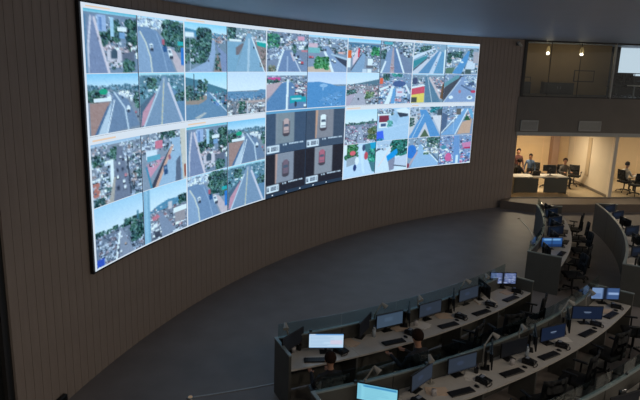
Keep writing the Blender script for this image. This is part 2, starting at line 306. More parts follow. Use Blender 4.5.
def f40(p):
    p.B(0, 0, 1, 1, (116, 128, 150)); p.city(0, 0, 1, .4, 130, .09); p.trees(0, .08, .28, .4, 60, .06, [(50, 110, 90), (40, 80, 84), (70, 140, 100)]); p.city(0, .35, .4, .7, 50, .07, [W_, (160, 180, 206), (84, 100, 126), (196, 206, 220)]); p.B(.74, .08, .9, .18, (220, 150, 170)); p.P([(.42, .45), (.56, .45), (.82, 1), (.24, 1)], (104, 126, 162)); p.P([(.58, .45), (.7, .45), (1, .85), (1, 1), (.84, 1)], (112, 130, 160)); p.L([(.24, 1), (.32, .7), (.4, .45)], .04, W_); p.P([(.56, .5), (.62, .5), (.72, .7), (.64, .72)], (206, 180, 186)); p.L([(.83, 1), (.6, .5)], .03, (196, 204, 216)); p.cars([(.66, .56, DK), (.72, .64, W_), (.8, .75, W_), (.86, .76, RED), (.76, .6, DK), (.8, .68, (150, 170, 200))], .04); p.trees(.06, .84, .2, 1, 20, .05, [(120, 110, 90), (90, 100, 84)]); p.L([(.5, .6), (.5, 1)], .012, PALE); p.B(.84, .42, 1, .47, (200, 120, 130)); p.trees(.6, .3, .7, .5, 14, .04)
def f50(p):
    p.sky(.08, (150, 206, 230), (190, 220, 236)); p.B(0, .07, 1, 1, (124, 140, 162)); p.city(0, .06, 1, .45, 130, .08); p.B(.02, .22, .24, .34, (216, 176, 186)); p.B(0, .34, .3, .48, (110, 176, 176)); p.P([(.38, .3), (.5, .28), (1, .9), (1, 1), (.6, 1), (.5, .55)], (128, 150, 182)); p.P([(.66, .55), (1, .66), (1, .86), (.8, .7)], (50, 58, 76)); p.L([(.6, .5), (1, .62)], .05, (170, 190, 206)); p.P([(0, .86), (.6, .8), (.66, 1), (0, 1)], (206, 176, 156)); p.L([(.42, .45), (.5, .6), (.64, 1)], .06, W_); p.trees(.2, .6, .5, .9, 70, .07, [(50, 120, 70), (36, 96, 64), (80, 150, 90)]); p.cars([(.62, .66, W_), (.68, .7, W_), (.06, .6, RED), (.12, .6, (210, 120, 130)), (.44, .38, DK)], .04); p.B(.66, .36, .7, .5, DK); p.B(.76, .42, .88, .47, (230, 170, 160))
def f41(p):
    p.sky(.12, (206, 222, 232), (216, 228, 236)); p.B(0, .1, 1, 1, (120, 132, 152)); p.city(0, .1, 1, .4, 110, .08); p.B(.04, .14, .34, .22, (214, 70, 140)); p.trees(0, .2, .3, .3, 30, .04); p.P([(0, .32), (.4, .26), (.1, .62), (0, .7)], (190, 160, 164)); p.P([(.36, .3), (.5, .25), (.48, 1), (0, 1), (0, .8)], (80, 122, 164)); p.P([(.54, .25), (.62, .28), (1, .8), (1, 1), (.54, 1)], (84, 118, 156)); p.L([(.5, 1), (.52, .22)], .05, W_); p.city(.7, .26, 1, .6, 40, .08, [W_, (200, 150, 156), (96, 104, 124), (60, 70, 90)]); p.P([(.58, .64), (.8, .62), (.98, .68), (.98, .82), (.8, .8), (.58, .84)], CYA); p.B(.62, .7, .86, .74, (190, 230, 226)); p.L([(.72, .82), (.72, .9)], .06, DK); p.cars([(.64, .42, W_), (.86, .55, W_), (.9, .62, DK), (.96, .92, W_)], .04)
def f51(p):
    p.sky(.36, (190, 206, 236), (214, 222, 240)); p.P([(0, .28), (.3, .27), (.6, .34), (.75, .4), (1, .4), (1, 1), (0, 1)], (72, 132, 184)); p.E(.42, .38, .1, .05, (140, 180, 214)); p.L([(.4, .5), (.42, .38)], .04, (130, 172, 208)); p.P([(.3, .8), (.8, .55), (.9, .7), (.7, .9)], (88, 140, 188)); p.trees(.3, .6, .9, .95, 20, .05, [(84, 138, 186), (76, 134, 184), (96, 146, 190)])
def plate(bg, road, car, carcol, k):
    def f(p):
        p.B(0, 0, 1, 1, bg); p.B(.24, .0, .70, .76, road); p.P([(.24, .0), (.3, .0), (.27, .76), (.24, .76)], car)
        x, y = k; p.B(x - .085, y - .15, x + .085, y + .2, (64, 58, 66)); p.E(x, y + .17, .09, .07, (64, 58, 66)); p.B(x - .072, y - .17, x + .072, y + .15, carcol); p.E(x, y - .16, .068, .05, carcol); p.P([(x - .06, y - .0), (x + .06, y - .0), (x + .048, y - .07), (x - .048, y - .07)], (70, 80, 96)); p.B(x - .06, y + .09, x + .06, y + .11, (90, 84, 96))
        p.B(.03, .78, .34, .96, (226, 232, 238)); p.B(.05, .82, .10, .92, (60, 70, 84)); p.B(.065, .82, .085, .88, (200, 206, 214))
        for i in range(5): p.B(.135 + i * .038, .82, .16 + i * .038, .92, (70, 78, 92)); p.B(.143 + i * .038, .85 + .02 * (i % 2), .155 + i * .038, .87 + .02 * (i % 2), (190, 196, 206))
        for i in range(4): p.B(.42 + i * .028, .78, .44 + i * .028, .82, (206, 214, 222))
        for i in range(10): p.B(.58 + i * .036, .77, .606 + i * .036, .81, (206, 214, 222))
    return f
def f60(p):
    p.sky(.14, (110, 190, 226), (196, 226, 238)); p.B(0, .12, 1, 1, (130, 142, 160)); p.P([(0, .13), (1, .16), (1, .26), (0, .26)], (66, 110, 140)); p.city(0, .18, 1, .55, 110, .09); p.B(0, .36, .12, .58, (232, 100, 50)); p.B(0, .58, .1, .85, W_); p.P([(.28, .3), (.36, .36), (.34, .55), (.16, .8), (.16, .62)], (232, 200, 206)); p.L([(.34, .3), (.33, .52)], .05, (220, 60, 80)); p.P([(.42, .42), (.54, .45), (.5, 1), (.1, 1), (.14, .92)], (128, 156, 184)); p.L([(.12, .92), (.42, .45)], .03, (60, 66, 82)); p.trees(.74, .24, .94, .46, 44, .06, [(30, 110, 70), (50, 140, 80), (24, 84, 64)]); p.B(.62, .58, .78, .78, W_); p.B(.58, .78, .8, .86, (90, 90, 100)); p.city(.78, .5, 1, 1, 26, .1); p.B(.62, .88, .74, 1, W_); p.cars([(.46, .38, RED), (.5, .32, W_)], .03); p.B(.46, .88, .6, 1, PALE)
def f70(p):
    p.B(0, 0, 1, 1, (110, 130, 150)); p.city(0, 0, 1, .45, 130, .09); p.B(.1, .04, .36, .12, (70, 160, 170)); p.B(.66, .03, .94, .1, W_); p.B(.7, .06, .9, .08, DK); p.trees(0, .3, .16, .55, 30, .05); p.P([(.2, .35), (.32, .2), (.36, .2), (.34, 1), (.04, 1)], (122, 144, 176)); p.P([(.4, .2), (.47, .2), (.74, 1), (.44, 1)], (92, 118, 156)); p.P([(.36, .2), (.4, .2), (.44, 1), (.3, 1)], (170, 150, 156)); p.P([(.5, .2), (.6, .25), (1, .8), (1, 1), (.76, 1)], (110, 124, 150)); p.L([(.74, 1), (.48, .25)], .05, W_); p.L([(.04, 1), (.16, .65)], .05, W_); p.cars([(.74, .42, W_), (.84, .4, (196, 206, 220)), (.7, .3, DK), (.62, .36, DK), (.86, .46, DK)], .05); p.trees(.34, .7, .42, 1, 14, .03, [(200, 140, 140), (150, 130, 120)])
def f61(p):
    p.sky(.36, (196, 222, 238), (226, 234, 242), .12); p.P([(0, .38), (.5, .3), (1, .2), (1, .42), (0, .46)], (80, 110, 126)); p.B(0, .4, 1, 1, (130, 128, 136)); p.city(0, .34, 1, .75, 130, .08, [(96, 100, 116), (180, 176, 182), (150, 120, 126), (60, 72, 72), W_, (200, 150, 156)]); p.trees(0, .52, .3, .64, 40, .04); p.trees(.6, .6, .85, .8, 40, .05, [(90, 120, 80), (60, 90, 70), (120, 140, 90)]); p.P([(.4, .5), (.5, .5), (.62, 1), (.1, 1)], (168, 164, 176)); p.P([(0, .7), (.3, .62), (.1, 1), (0, 1)], (176, 160, 176)); p.cars([(.38, .8, DK), (.46, .6, W_), (.66, .92, W_)], .03); p.city(.7, .75, 1, 1, 26, .09)
def f71(p):
    p.B(0, 0, 1, 1, (120, 140, 164)); p.city(0, 0, 1, 1, 150, .09, [W_, (160, 180, 206), (84, 104, 130), (50, 66, 84), (200, 150, 160), (110, 150, 190)]); p.B(.02, .16, .12, .36, (230, 90, 60)); p.trees(.14, .04, .3, .22, 30, .05); p.trees(.4, .02, .7, .12, 24, .04, [(30, 120, 110), (50, 140, 130)]); p.P([(.38, .45), (.48, .4), (.34, 1), (.18, 1)], (226, 236, 246)); p.P([(.44, .5), (.52, .5), (.5, 1), (.38, 1)], (90, 150, 200)); p.B(.54, .5, .78, .76, (216, 214, 224)); p.B(.58, .6, .72, .64, (196, 120, 140)); p.L([(.82, .4), (.95, .66)], .06, W_); p.E(.62, .35, .2, .1, (60, 84, 130)); p.P([(.02, .5), (.3, .4), (.3, .46), (.04, .58)], W_)
def f62(p):
    p.sky(.4, (186, 222, 240), (224, 238, 246)); p.trees(0, .37, 1, .46, 80, .04); p.B(0, .44, 1, 1, (116, 124, 142)); p.city(0, .42, 1, 1, 190, .07, [(96, 104, 124), (160, 168, 184), (206, 206, 214), (60, 70, 88), (190, 130, 150), (130, 140, 160)]); p.trees(.74, .55, .96, .88, 60, .06, [(50, 90, 60), (40, 70, 60), (90, 100, 66)]); p.P([(.42, .5), (.52, .5), (.62, 1), (.4, 1)], (150, 158, 178)); p.B(.84, .3, .88, .4, (80, 100, 116)); p.cars([(.46, .7, W_), (.5, .85, W_), (.34, .62, (200, 120, 150))], .03)
def f72(p):
    p.B(0, 0, 1, 1, (168, 198, 222)); p.city(0, 0, .5, .2, 40, .08); p.P([(.06, .2), (.34, .18), (.38, .42), (.06, .42)], (120, 40, 60)); p.B(0, .17, .4, .22, W_); p.B(.06, .42, .36, .6, W_); p.B(.12, .46, .28, .56, (60, 84, 120)); p.trees(.34, .4, .46, .56, 16, .05, [(80, 160, 150), (60, 130, 120)]); p.P([(0, .7), (.2, .68), (.24, .96), (0, 1)], (50, 90, 220)); p.P([(.56, .06), (.86, .0), (1, .1), (1, .28), (.7, .26)], (226, 234, 242)); p.P([(.6, .14), (.95, .2), (.95, .28), (.7, .3)], DK); p.P([(.42, .3), (.6, .1), (.66, .3), (.6, .5)], (150, 184, 210)); p.L([(.3, .62), (1, .5)], .02, (190, 212, 230)); p.trees(0, .92, .2, 1, 12, .04, [(30, 110, 140)])
def f63(p):
    p.B(0, 0, 1, 1, (192, 214, 234)); p.trees(.05, .02, .42, .42, 70, .07, [(40, 100, 60), (30, 70, 56), (70, 130, 80)]); p.B(0, 0, .1, .3, W_); p.E(.28, .27, .09, .07, (226, 90, 100)); p.P([(.1, .42), (.42, .36), (.4, .6), (.1, .66)], (150, 160, 170)); p.P([(.6, .05), (1, 0), (1, .95), (.9, .9), (.76, .5)], (60, 110, 120)); p.trees(.78, .2, 1, .6, 50, .06, [(30, 120, 100), (50, 150, 120), (40, 80, 90)]); p.P([(.8, .02), (1, 0), (1, .2), (.86, .22)], (20, 150, 190)); p.E(.7, .4, .06, .12, RED); p.E(.62, .15, .05, .1, (50, 70, 100)); p.E(.36, .72, .05, .1, (30, 50, 100)); p.E(.42, .52, .06, .12, W_); p.L([(.52, .1), (.64, .9)], .08, (206, 226, 240))
def f73(p):
    p.B(0, 0, 1, 1, (214, 228, 242)); p.trees(.5, 0, 1, .5, 110, .08, [(20, 90, 76), (30, 110, 96), (16, 66, 66)]); p.P([(.34, .5), (.66, .28), (.7, .42), (.6, .56), (.4, .7)], (10, 140, 214)); p.P([(.6, .6), (1, .5), (1, .9), (.62, .86)], (196, 204, 220)); p.P([(.4, .66), (.62, .54), (.6, .95), (.46, .98)], (130, 130, 150)); p.L([(.1, .8), (.5, .2)], .03, (240, 214, 206)); p.P([(0, .0), (.5, .0), (.4, .2), (.1, .3)], (176, 196, 216)); p.city(.05, .08, .45, .3, 10, .06); p.L([(.0, .3), (.12, .25)], .05, DK); p.L([(.6, .82), (1, .92)], .03, DK)
def f80(p):
    p.B(0, 0, 1, 1, (130, 160, 180)); p.city(0, 0, .8, .4, 80, .08); p.trees(.2, .1, .5, .3, 30, .05); p.P([(0, .42), (.6, .16), (.7, .16), (0, .55)], (214, 220, 230)); p.P([(0, .6), (.45, .38), (.4, .5), (0, .85)], (50, 130, 140)); p.P([(.16, 1), (.0, 1), (0, .95), (.7, .24), (.76, .22)], (206, 204, 214)); p.P([(.18, 1), (.52, 1), (.8, .22), (.74, .24)], (84, 132, 172)); p.P([(.5, 1), (.64, 1), (.86, .28), (.8, .24)], (196, 206, 220)); p.P([(.64, 1), (.95, 1), (.96, .3), (.86, .24)], (90, 144, 180)); p.L([(.96, .2), (.96, 1)], .04, W_); p.city(.4, .28, .6, .5, 12, .06); p.L([(0, .9), (.4, .52)], .03, (50, 60, 66)); p.cars([(.7, .7, (170, 130, 140)), (.72, .62, (120, 110, 130))], .02)
def f90(p):
    p.sky(.1, (150, 200, 226), (190, 216, 230)); p.B(0, .08, 1, 1, (130, 148, 166)); p.city(0, .1, 1, 1, 120, .1, [W_, (180, 190, 204), (110, 130, 150), (196, 170, 166), (70, 96, 104), (150, 160, 176)]); p.trees(.04, .3, .16, .6, 26, .05); p.trees(.2, .22, .5, .42, 40, .05); p.trees(.7, .1, .8, .4, 20, .04); p.P([(.66, .18), (.72, .18), (.66, .55), (.5, .98), (.22, .98), (.46, .55)], (74, 136, 188)); p.P([(.02, .8), (.3, .76), (.22, .98), (.02, .98)], (80, 110, 90)); p.P([(.68, .5), (.9, .6), (.9, .8), (.6, .85)], (206, 214, 224)); p.B(.62, .82, .8, .98, (60, 80, 80)); p.E(.5, .58, .05, .03, W_); p.B(.84, .2, 1, .6, (170, 160, 166))
def f81(p):
    p.sky(.06, (170, 206, 226), (190, 216, 230)); p.B(0, .05, 1, 1, (120, 140, 156)); p.city(0, .06, .45, .5, 50, .1); p.city(.55, .1, 1, .6, 60, .1, [(200, 150, 150), (170, 140, 146), (96, 104, 130), W_, (70, 84, 100)]); p.P([(.4, .1), (.52, .1), (.92, 1), (.44, 1)], (80, 116, 140)); p.L([(.48, .12), (.66, 1)], .02, (190, 200, 204)); p.L([(.55, .15), (.92, .85)], .07, (206, 186, 186)); p.P([(0, .48), (.36, .4), (.4, .46), (.4, .68), (0, .74)], (210, 70, 90)); p.L([(0, .48), (.36, .4)], .06, W_); p.P([(0, .72), (.4, .66), (.4, .98), (0, 1)], (236, 206, 90)); p.B(0, .8, .18, .97, (60, 66, 60)); p.P([(.94, .4), (1, .3), (1, .9), (.9, .84)], (100, 70, 50)); p.E(.1, .25, .08, .12, (60, 70, 100))
def f91(p):
    p.B(0, 0, 1, 1, (124, 146, 176)); p.city(0, 0, 1, .5, 70, .09); p.P([(0, .5), (.5, .05), (.56, .1), (.06, .9), (0, .98)], (60, 64, 74)); p.L([(0, .4), (.4, .1)], .12, (90, 140, 150)); p.P([(.52, .1), (.6, .1), (1, .6), (1, 1), (.02, 1)], (128, 150, 186)); p.city(.62, .05, 1, .45, 40, .08, [W_, (120, 160, 180), (90, 110, 140), (180, 190, 200)]); p.L([(.55, .4), (.9, .62)], .06, (80, 100, 130)); p.E(.92, .62, .08, .05, (196, 50, 80)); p.E(.84, .34, .1, .06, (60, 80, 110)); p.E(.24, .82, .07, .06, W_); p.E(.82, .84, .09, .07, W_); p.E(.82, .82, .04, .03, DK); p.E(.5, .62, .04, .06, (170, 110, 120)); p.L([(.02, .98), (.5, .2)], .03, PALE)
def f82(p):
    p.B(0, 0, 1, 1, (170, 180, 196)); p.city(0, 0, 1, .4, 80, .08); p.trees(.66, 0, 1, .2, 40, .05, [(20, 120, 130), (40, 90, 100)]); p.P([(.3, .1), (.5, .1), (.64, .3), (1, 1), (.68, 1), (.5, .5), (.28, 1), (.0, 1), (.36, .3)], (78, 138, 192)); p.P([(.5, .5), (.68, 1), (.28, 1)], (206, 200, 206)); p.P([(.5, .72), (.64, .98), (.36, .98)], (70, 90, 66)); p.P([(.0, .3), (.26, .3), (.1, .8), (0, .9)], (206, 200, 200)); p.trees(0, .35, .14, .6, 20, .05); p.P([(.7, .3), (1, .3), (1, .9)], (220, 214, 216)); p.B(.86, .1, 1, .3, (60, 74, 84)); p.L([(.44, .25), (.12, .98)], .015, W_)
def f92(p):
    p.B(0, 0, 1, 1, (120, 140, 166)); p.city(0, 0, 1, .5, 70, .09, [(150, 170, 200), (90, 110, 136), (196, 160, 166), (60, 80, 96), W_]); p.P([(0, .2), (.2, .3), (.16, .8), (0, .9)], (70, 90, 120)); p.P([(.64, .1), (.8, .1), (.44, .96), (.02, .96), (.4, .55)], (110, 156, 200)); p.L([(.8, .12), (.46, .96)], .03, W_); p.L([(.66, .12), (.02, .9)], .03, W_); p.P([(.66, .55), (.96, .45), (.92, .95), (.52, .96)], (200, 156, 130)); p.P([(.78, .3), (.92, .5), (.7, .5)], (30, 80, 50)); p.P([(.8, .1), (.92, .1), (1, .4), (.94, .45)], (96, 160, 196)); p.B(.45, .1, .6, .3, (90, 86, 80)); p.L([(.4, .1), (.4, .9)], .015, PALE)
def f83(p):
    p.B(0, 0, 1, 1, (130, 150, 170)); p.city(0, 0, 1, .5, 70, .1); p.trees(.62, .02, 1, .3, 50, .06); p.E(.12, .45, .16, .22, (40, 110, 196)); p.P([(.36, .22), (.46, .22), (1, .86), (1, 1), (.1, 1), (.3, .5)], (142, 178, 212)); p.P([(.42, .22), (.54, .25), (1, .8), (1, .9)], (76, 104, 130)); p.L([(.44, .25), (1, .9)], .03, W_); p.city(.5, .2, .95, .6, 26, .1, [W_, (220, 206, 190), (190, 196, 206), (70, 100, 80)]); p.L([(.02, 1), (.3, .5)], .05, (190, 160, 166)); p.E(.04, .9, .04, .08, (130, 40, 60))
def f93(p):
    p.B(0, 0, 1, 1, (120, 140, 172)); p.city(0, 0, 1, 1, 190, .1, [(200, 120, 150), (140, 160, 200), W_, (80, 100, 140), (60, 74, 100), (190, 190, 210), (90, 140, 190)]); p.P([(.44, .0), (.6, .0), (.68, 1), (.46, 1)], (100, 140, 190)); p.B(.54, .7, .62, 1, (214, 232, 246)); p.P([(.7, .3), (.98, .25), (.98, .45), (.74, .45)], (206, 120, 160)); p.B(.78, .44, .98, .5, (180, 40, 80)); p.E(.3, .75, .1, .15, (214, 90, 140)); p.E(.14, .4, .08, .07, (60, 130, 150))

FEEDS = {(0, 0): f00, (1, 0): f10, (0, 1): f01, (1, 1): f11, (2, 0): f20, (3, 0): f30, (2, 1): f21, (3, 1): f31,
         (0, 2): f02, (1, 2): f12, (0, 3): f03, (1, 3): f13, (2, 2): f00, (3, 2): f01, (2, 3): f10, (3, 3): f11,
         (4, 0): f40, (5, 0): f50, (4, 1): f41, (5, 1): f51,
         (4, 2): plate((52, 70, 92), (120, 128, 134), (128, 132, 138), (196, 160, 154), (.5, .36)),
         (5, 2): plate((54, 68, 86), (128, 124, 130), (206, 150, 120), (238, 240, 244), (.44, .34)),
         (4, 3): plate((30, 30, 38), (130, 132, 142), (190, 146, 132), (110, 88, 100), (.5, .4)),
         (5, 3): plate((28, 28, 36), (134, 134, 140), (140, 138, 142), (176, 92, 108), (.43, .3)),
         (6, 0): f60, (7, 0): f70, (6, 1): f61, (7, 1): f71, (6, 2): f62, (7, 2): f72, (6, 3): f63, (7, 3): f73,
         (8, 0): f80, (9, 0): f90, (8, 1): f81, (9, 1): f91, (8, 2): f82, (9, 2): f92, (8, 3): f83, (9, 3): f93}

def panel(name, pts_fn, m, colours, parent):
    """thin display panel: pts_fn(u, v) -> xyz, colours is an (m, m, 3) sRGB picture, row 0 at the top"""
    n = colours.shape[0]
    co = np.array([pts_fn(j / (n - 1), i / (n - 1)) for i in range(n) for j in range(n)])
    fc = [(i * n + j, (i + 1) * n + j, (i + 1) * n + j + 1, i * n + j + 1) for i in range(n - 1) for j in range(n - 1)]
    me = bpy.data.meshes.new(name); me.from_pydata(co.tolist(), [], fc)
    at = me.attributes.new('picture', 'FLOAT_COLOR', 'POINT')
    rgba = np.ones((n * n, 4), np.float32); rgba[:, :3] = lin(colours.reshape(-1, 3)); at.data.foreach_set('color', rgba.ravel())
    me.materials.append(m); me.update()
    o = bpy.data.objects.new(name, me); COL.objects.link(o); o.parent = parent
    return o

# ================================================================== THE SETTING
WC = (16.784, 5.024); WR = 21.235        # centre and radius of the curved wall
CEIL = 6.65
struct('floor', M['floor'], lambda bm: box(bm, (6, 13, -0.05), (30, 34, 0.1)))
struct('ceiling', M['ceil'], lambda bm: box(bm, (6, 13, CEIL + 0.05), (30, 34, 0.1)))

A_END0, A_END1 = 115.1, 172.55
wall = struct('wall_front', M['wall_back'], lambda bm: arc(bm, WC, WR + 0.035, WR + 0.25, A_END0, A_END1, 0, CEIL, 90))
NB = 106
def board(bm):
    h = R_((A_END1 - A_END0) / NB) / 2 * WR - 0.0012
    for x0, x1 in ((-h, h),):
        v = [bm.verts.new(p) for p in ((-0.012, x0 + .004, 0), (0.03, x0, 0), (0.03, x1, 0), (-0.012, x1 - .004, 0), (-0.012, x0 + .004, CEIL), (0.03, x0, CEIL), (0.03, x1, CEIL), (-0.012, x1 - .004, CEIL))]
        for f in ((0, 3, 2, 1), (4, 5, 6, 7), (0, 1, 5, 4), (1, 2, 6, 5), (2, 3, 7, 6), (3, 0, 4, 7)): bm.faces.new([v[i] for i in f])
b0 = None
for i in range(NB):
    a = R_(A_END0 + (A_END1 - A_END0) * (i + .5) / NB)
    if b0 is None: b0 = part('wall_panel', M['wall'], wall, board); o = b0
    else: o = b0.copy(); COL.objects.link(o)
    o.location = (WC[0] + WR * math.cos(a), WC[1] + WR * math.sin(a), 0); o.rotation_euler = (0, 0, a)
# return of the wall end beside the rooms, and the dark glazed side beyond the other end
struct('trim_1', M['wall'], lambda bm: arc(bm, WC, WR - 0.015, WR + 0.3, 114.85, 115.1, 0, CEIL, 1))
e = (WC[0] + WR * math.cos(R_(172.55)), WC[1] + WR * math.sin(R_(172.55)))
def left_side(bm): prism(bm, [(e[0] - 0.02, e[1]), (e[0] - 0.25, e[1]), (-4.75, 0.0), (-4.5, 0.0)], 0, CEIL)
wl = struct('wall_left', M['darkwall'], left_side)
for t in (0.03, 0.22, 0.5, 0.8):
    part('mullion', M['darkframe'], wl, lambda bm, t=t: box(bm, (e[0] * (1 - t) - 4.5 * t + .0, e[1] * (1 - t), CEIL / 2), (0.07, 0.06, CEIL)))
part('rail', M['darkframe'], wl, lambda bm: cyl(bm, (e[0] + .02, e[1] - .1, 3.75), (-4.48, 0, 3.75), 0.03))

# fascia, platform and the glazed rooms on the right
FS = 0.14
def yf(x): return 24.2 + FS * (x - 7.8)
FA = math.atan(FS)
XE = 19.0
struct('floor_platform', M['plinth'], lambda bm: prism(bm, [(7.30, 23.78), (8.5, 23.2), (XE, 24.7), (XE, yf(XE) + .1), (7.6, yf(7.6) + .1)], 0, 0.34), label='dark brown step below the glazed rooms')
struct('floor_room', M['roomfloor'], lambda bm: prism(bm, [(7.3, yf(7.3) + .1), (XE, yf(XE) + .1), (XE, 30), (7.3, 30)], 0, 0.34))
struct('wall_fascia', M['fascia'], lambda bm: prism(bm, [(7.72, yf(7.72)), (XE, yf(XE)), (XE, 30), (7.72, 30)], 3.08, 4.47))
struct('wall_back', M['roomwall'], lambda bm: box(bm, (13.2, 29.6, 1.71), (11.8, 0.2, 2.74)))
struct('wall_left_room', M['roomwall'], lambda bm: box(bm, (7.42, 27.0, 1.71), (0.1, 5.2, 2.74)))
wp = struct('wall_partition', M['roomwhite'], lambda bm: box(bm, (12.18, 27.15, 1.71), (0.14, 4.6, 2.74)))
part('slot', mat('slot_beige', (196, 176, 146), rough=.7), wp, lambda bm: box(bm, (12.10, 27.1, 1.75), (0.03, 0.35, 1.75)))
part('skirting', M['fascia'], wp, lambda bm: box(bm, (12.10, 27.2, 0.40), (0.02, 4.4, 0.11)))
M['pier'] = mat('pier_brown', (150, 122, 104), rough=.7)
pc = struct('wall_pier', M['pier'], lambda bm: box(bm, (11.35, 29.28, 1.71), (0.32, 0.42, 2.74)))

def facade_x(x, off=0.0): return (x, yf(x) + off)
def glazing(name, xs, z0, z1, label):
    root = bpy.data.objects.new(name, None); COL.objects.link(root); root['kind'] = 'structure'; root['label'] = label
    for a, b in zip(xs, xs[1:]):
        part('pane', M['glass'], root, lambda bm: prism(bm, [facade_x(a + .012, .05), facade_x(b - .012, .05), facade_x(b - .012, .062), facade_x(a + .012, .062)], z0, z1))
    return root
g1 = glazing('window_1', [7.85, 9.0, 10.35, 12.02, 13.2, 14.6, 16], 0.36, 2.95, 'tall clear glass front of the lit ground rooms')
part('head_rail', M['grille'], g1, lambda bm: prism(bm, [facade_x(7.8, .0), facade_x(XE, .0), facade_x(XE, .12), facade_x(7.8, .12)], 2.93, 3.08))
part('sill_rail', M['frame'], g1, lambda bm: prism(bm, [facade_x(7.8, .02), facade_x(XE, .02), facade_x(XE, .1), facade_x(7.8, .1)], 0.34, 0.38))
g2 = glazing('window_2', [7.9, 8.9, 10.15, 11.55, 12.9, 14.4, 16], 4.5, CEIL - .04, 'glass front of the dim upper room')
for x in (8.9, 10.15):
    part('joint', M['darkframe'], g2, lambda bm: prism(bm, [facade_x(x - .012, .045), facade_x(x + .012, .045), facade_x(x + .012, .068), facade_x(x - .012, .068)], 4.5, CEIL - .02))
part('mullion', M['grille'], g2, lambda bm: prism(bm, [facade_x(11.56, .0), facade_x(11.62, .0), facade_x(11.62, .14), facade_x(11.56, .14)], 4.47, CEIL - .01))
part('mullion', M['darkframe'], g2, lambda bm: prism(bm, [facade_x(7.78, .0), facade_x(7.9, .0), facade_x(7.9, .14), facade_x(7.78, .14)], 4.47, CEIL - .01))
part('sill_rail', M['darkframe'], g2, lambda bm: prism(bm, [facade_x(7.8, .0), facade_x(XE, .0), facade_x(XE, .1), facade_x(7.8, .1)], 4.47, 4.52))
part('head_rail', M['darkframe'], g2, lambda bm: prism(bm, [facade_x(7.8, .0), facade_x(XE, .0), facade_x(XE, .12), facade_x(7.8, .12)], CEIL - .06, CEIL))
struct('floor_upper', M['upfloor'], lambda bm: prism(bm, [(7.75, yf(7.75) + .13), (XE, yf(XE) + .13), (XE, 30), (7.75, 30)], 4.47, 4.485))
struct('wall_upper_back', M['upwall'], lambda bm: box(bm, (10.0, 27.6, 5.56), (5.4, 0.12, 2.18)))
struct('wall_upper_side', M['bezel'], lambda bm: box(bm, (13.15, 28.8, 5.56), (0.95, 0.3, 2.18)))
struct('wall_upper_left', M['upwall'], lambda bm: box(bm, (7.45, 26.0, 5.56), (0.12, 3.4, 2.18)))
struct('wall_upper_dado', M['bezel'], lambda bm: box(bm, (16, 28.98, 4.92), (6, 0.1, 0.9)))
wn = bpy.data.objects.new('window_3', None); COL.objects.link(wn); wn['kind'] = 'structure'; wn['label'] = 'bright daylit window of the upper room'
M['daylight'] = emit_mat('daylight_pane', (206, 224, 240), 0.95)
for i in range(3):
    part('pane', M['daylight'], wn, lambda bm: box(bm, (13.72 + .02 + 1.35 * (i + .5), 29.0, 6.0), (1.31, 0.02, 1.26)))
for i in range(4):
    part('mullion', M['darkframe'], wn, lambda bm: box(bm, (13.72 + 1.35 * i, 28.99, 6.0), (0.05, 0.08, 1.3)))

# trims on the operations floor: the thin edge strip around the desk field
DC = (-6.5, 22.5)
M['strip'] = mat('floor_strip', (168, 170, 172), rough=.35)
struct('trim_2', M['strip'], lambda bm: arc(bm, DC, 14.06, 14.09, -71.6, -1.4, 0, 0.012, 90), label='thin metal strip set in the floor in front of the desks')

# ================================================================== VIDEO WALL
vw = thing('video_wall', 'huge curved video wall tiled with street camera pictures', 'video wall')
COLB = [166.99, 158.60, 149.78, 139.62, 130.68, 121.51]
ZT, ZB = 6.387, 1.955
def wallpt(a, z, off): r = WR - off; return (WC[0] + r * math.cos(R_(a)), WC[1] + r * math.sin(R_(a)), z)
bez = part('bezel', M['bezel'], vw, lambda bm: arc(bm, WC, WR - 0.085, WR - 0.02, COLB[-1] - .06, COLB[0] + .12, ZB - .035, ZT + .02, 60))
M['white_ui'] = emit_mat('screen_white', (214, 228, 242), SCREEN_GAIN)
M['orange_ui'] = emit_mat('screen_orange', (228, 206, 184), SCREEN_GAIN)
M['blue_ui'] = emit_mat('screen_blue', (96, 160, 206), SCREEN_GAIN)
M['dark_ui'] = emit_mat('screen_dark', (44, 62, 84), SCREEN_GAIN)
def strip(name, m, parent, a0, a1, z0, z1, off, n=8): return part(name, m, parent, lambda bm: arc(bm, WC, WR - off - .002, WR - off + .002, a1, a0, z0, z1, n))
NT = 46
pics = {}
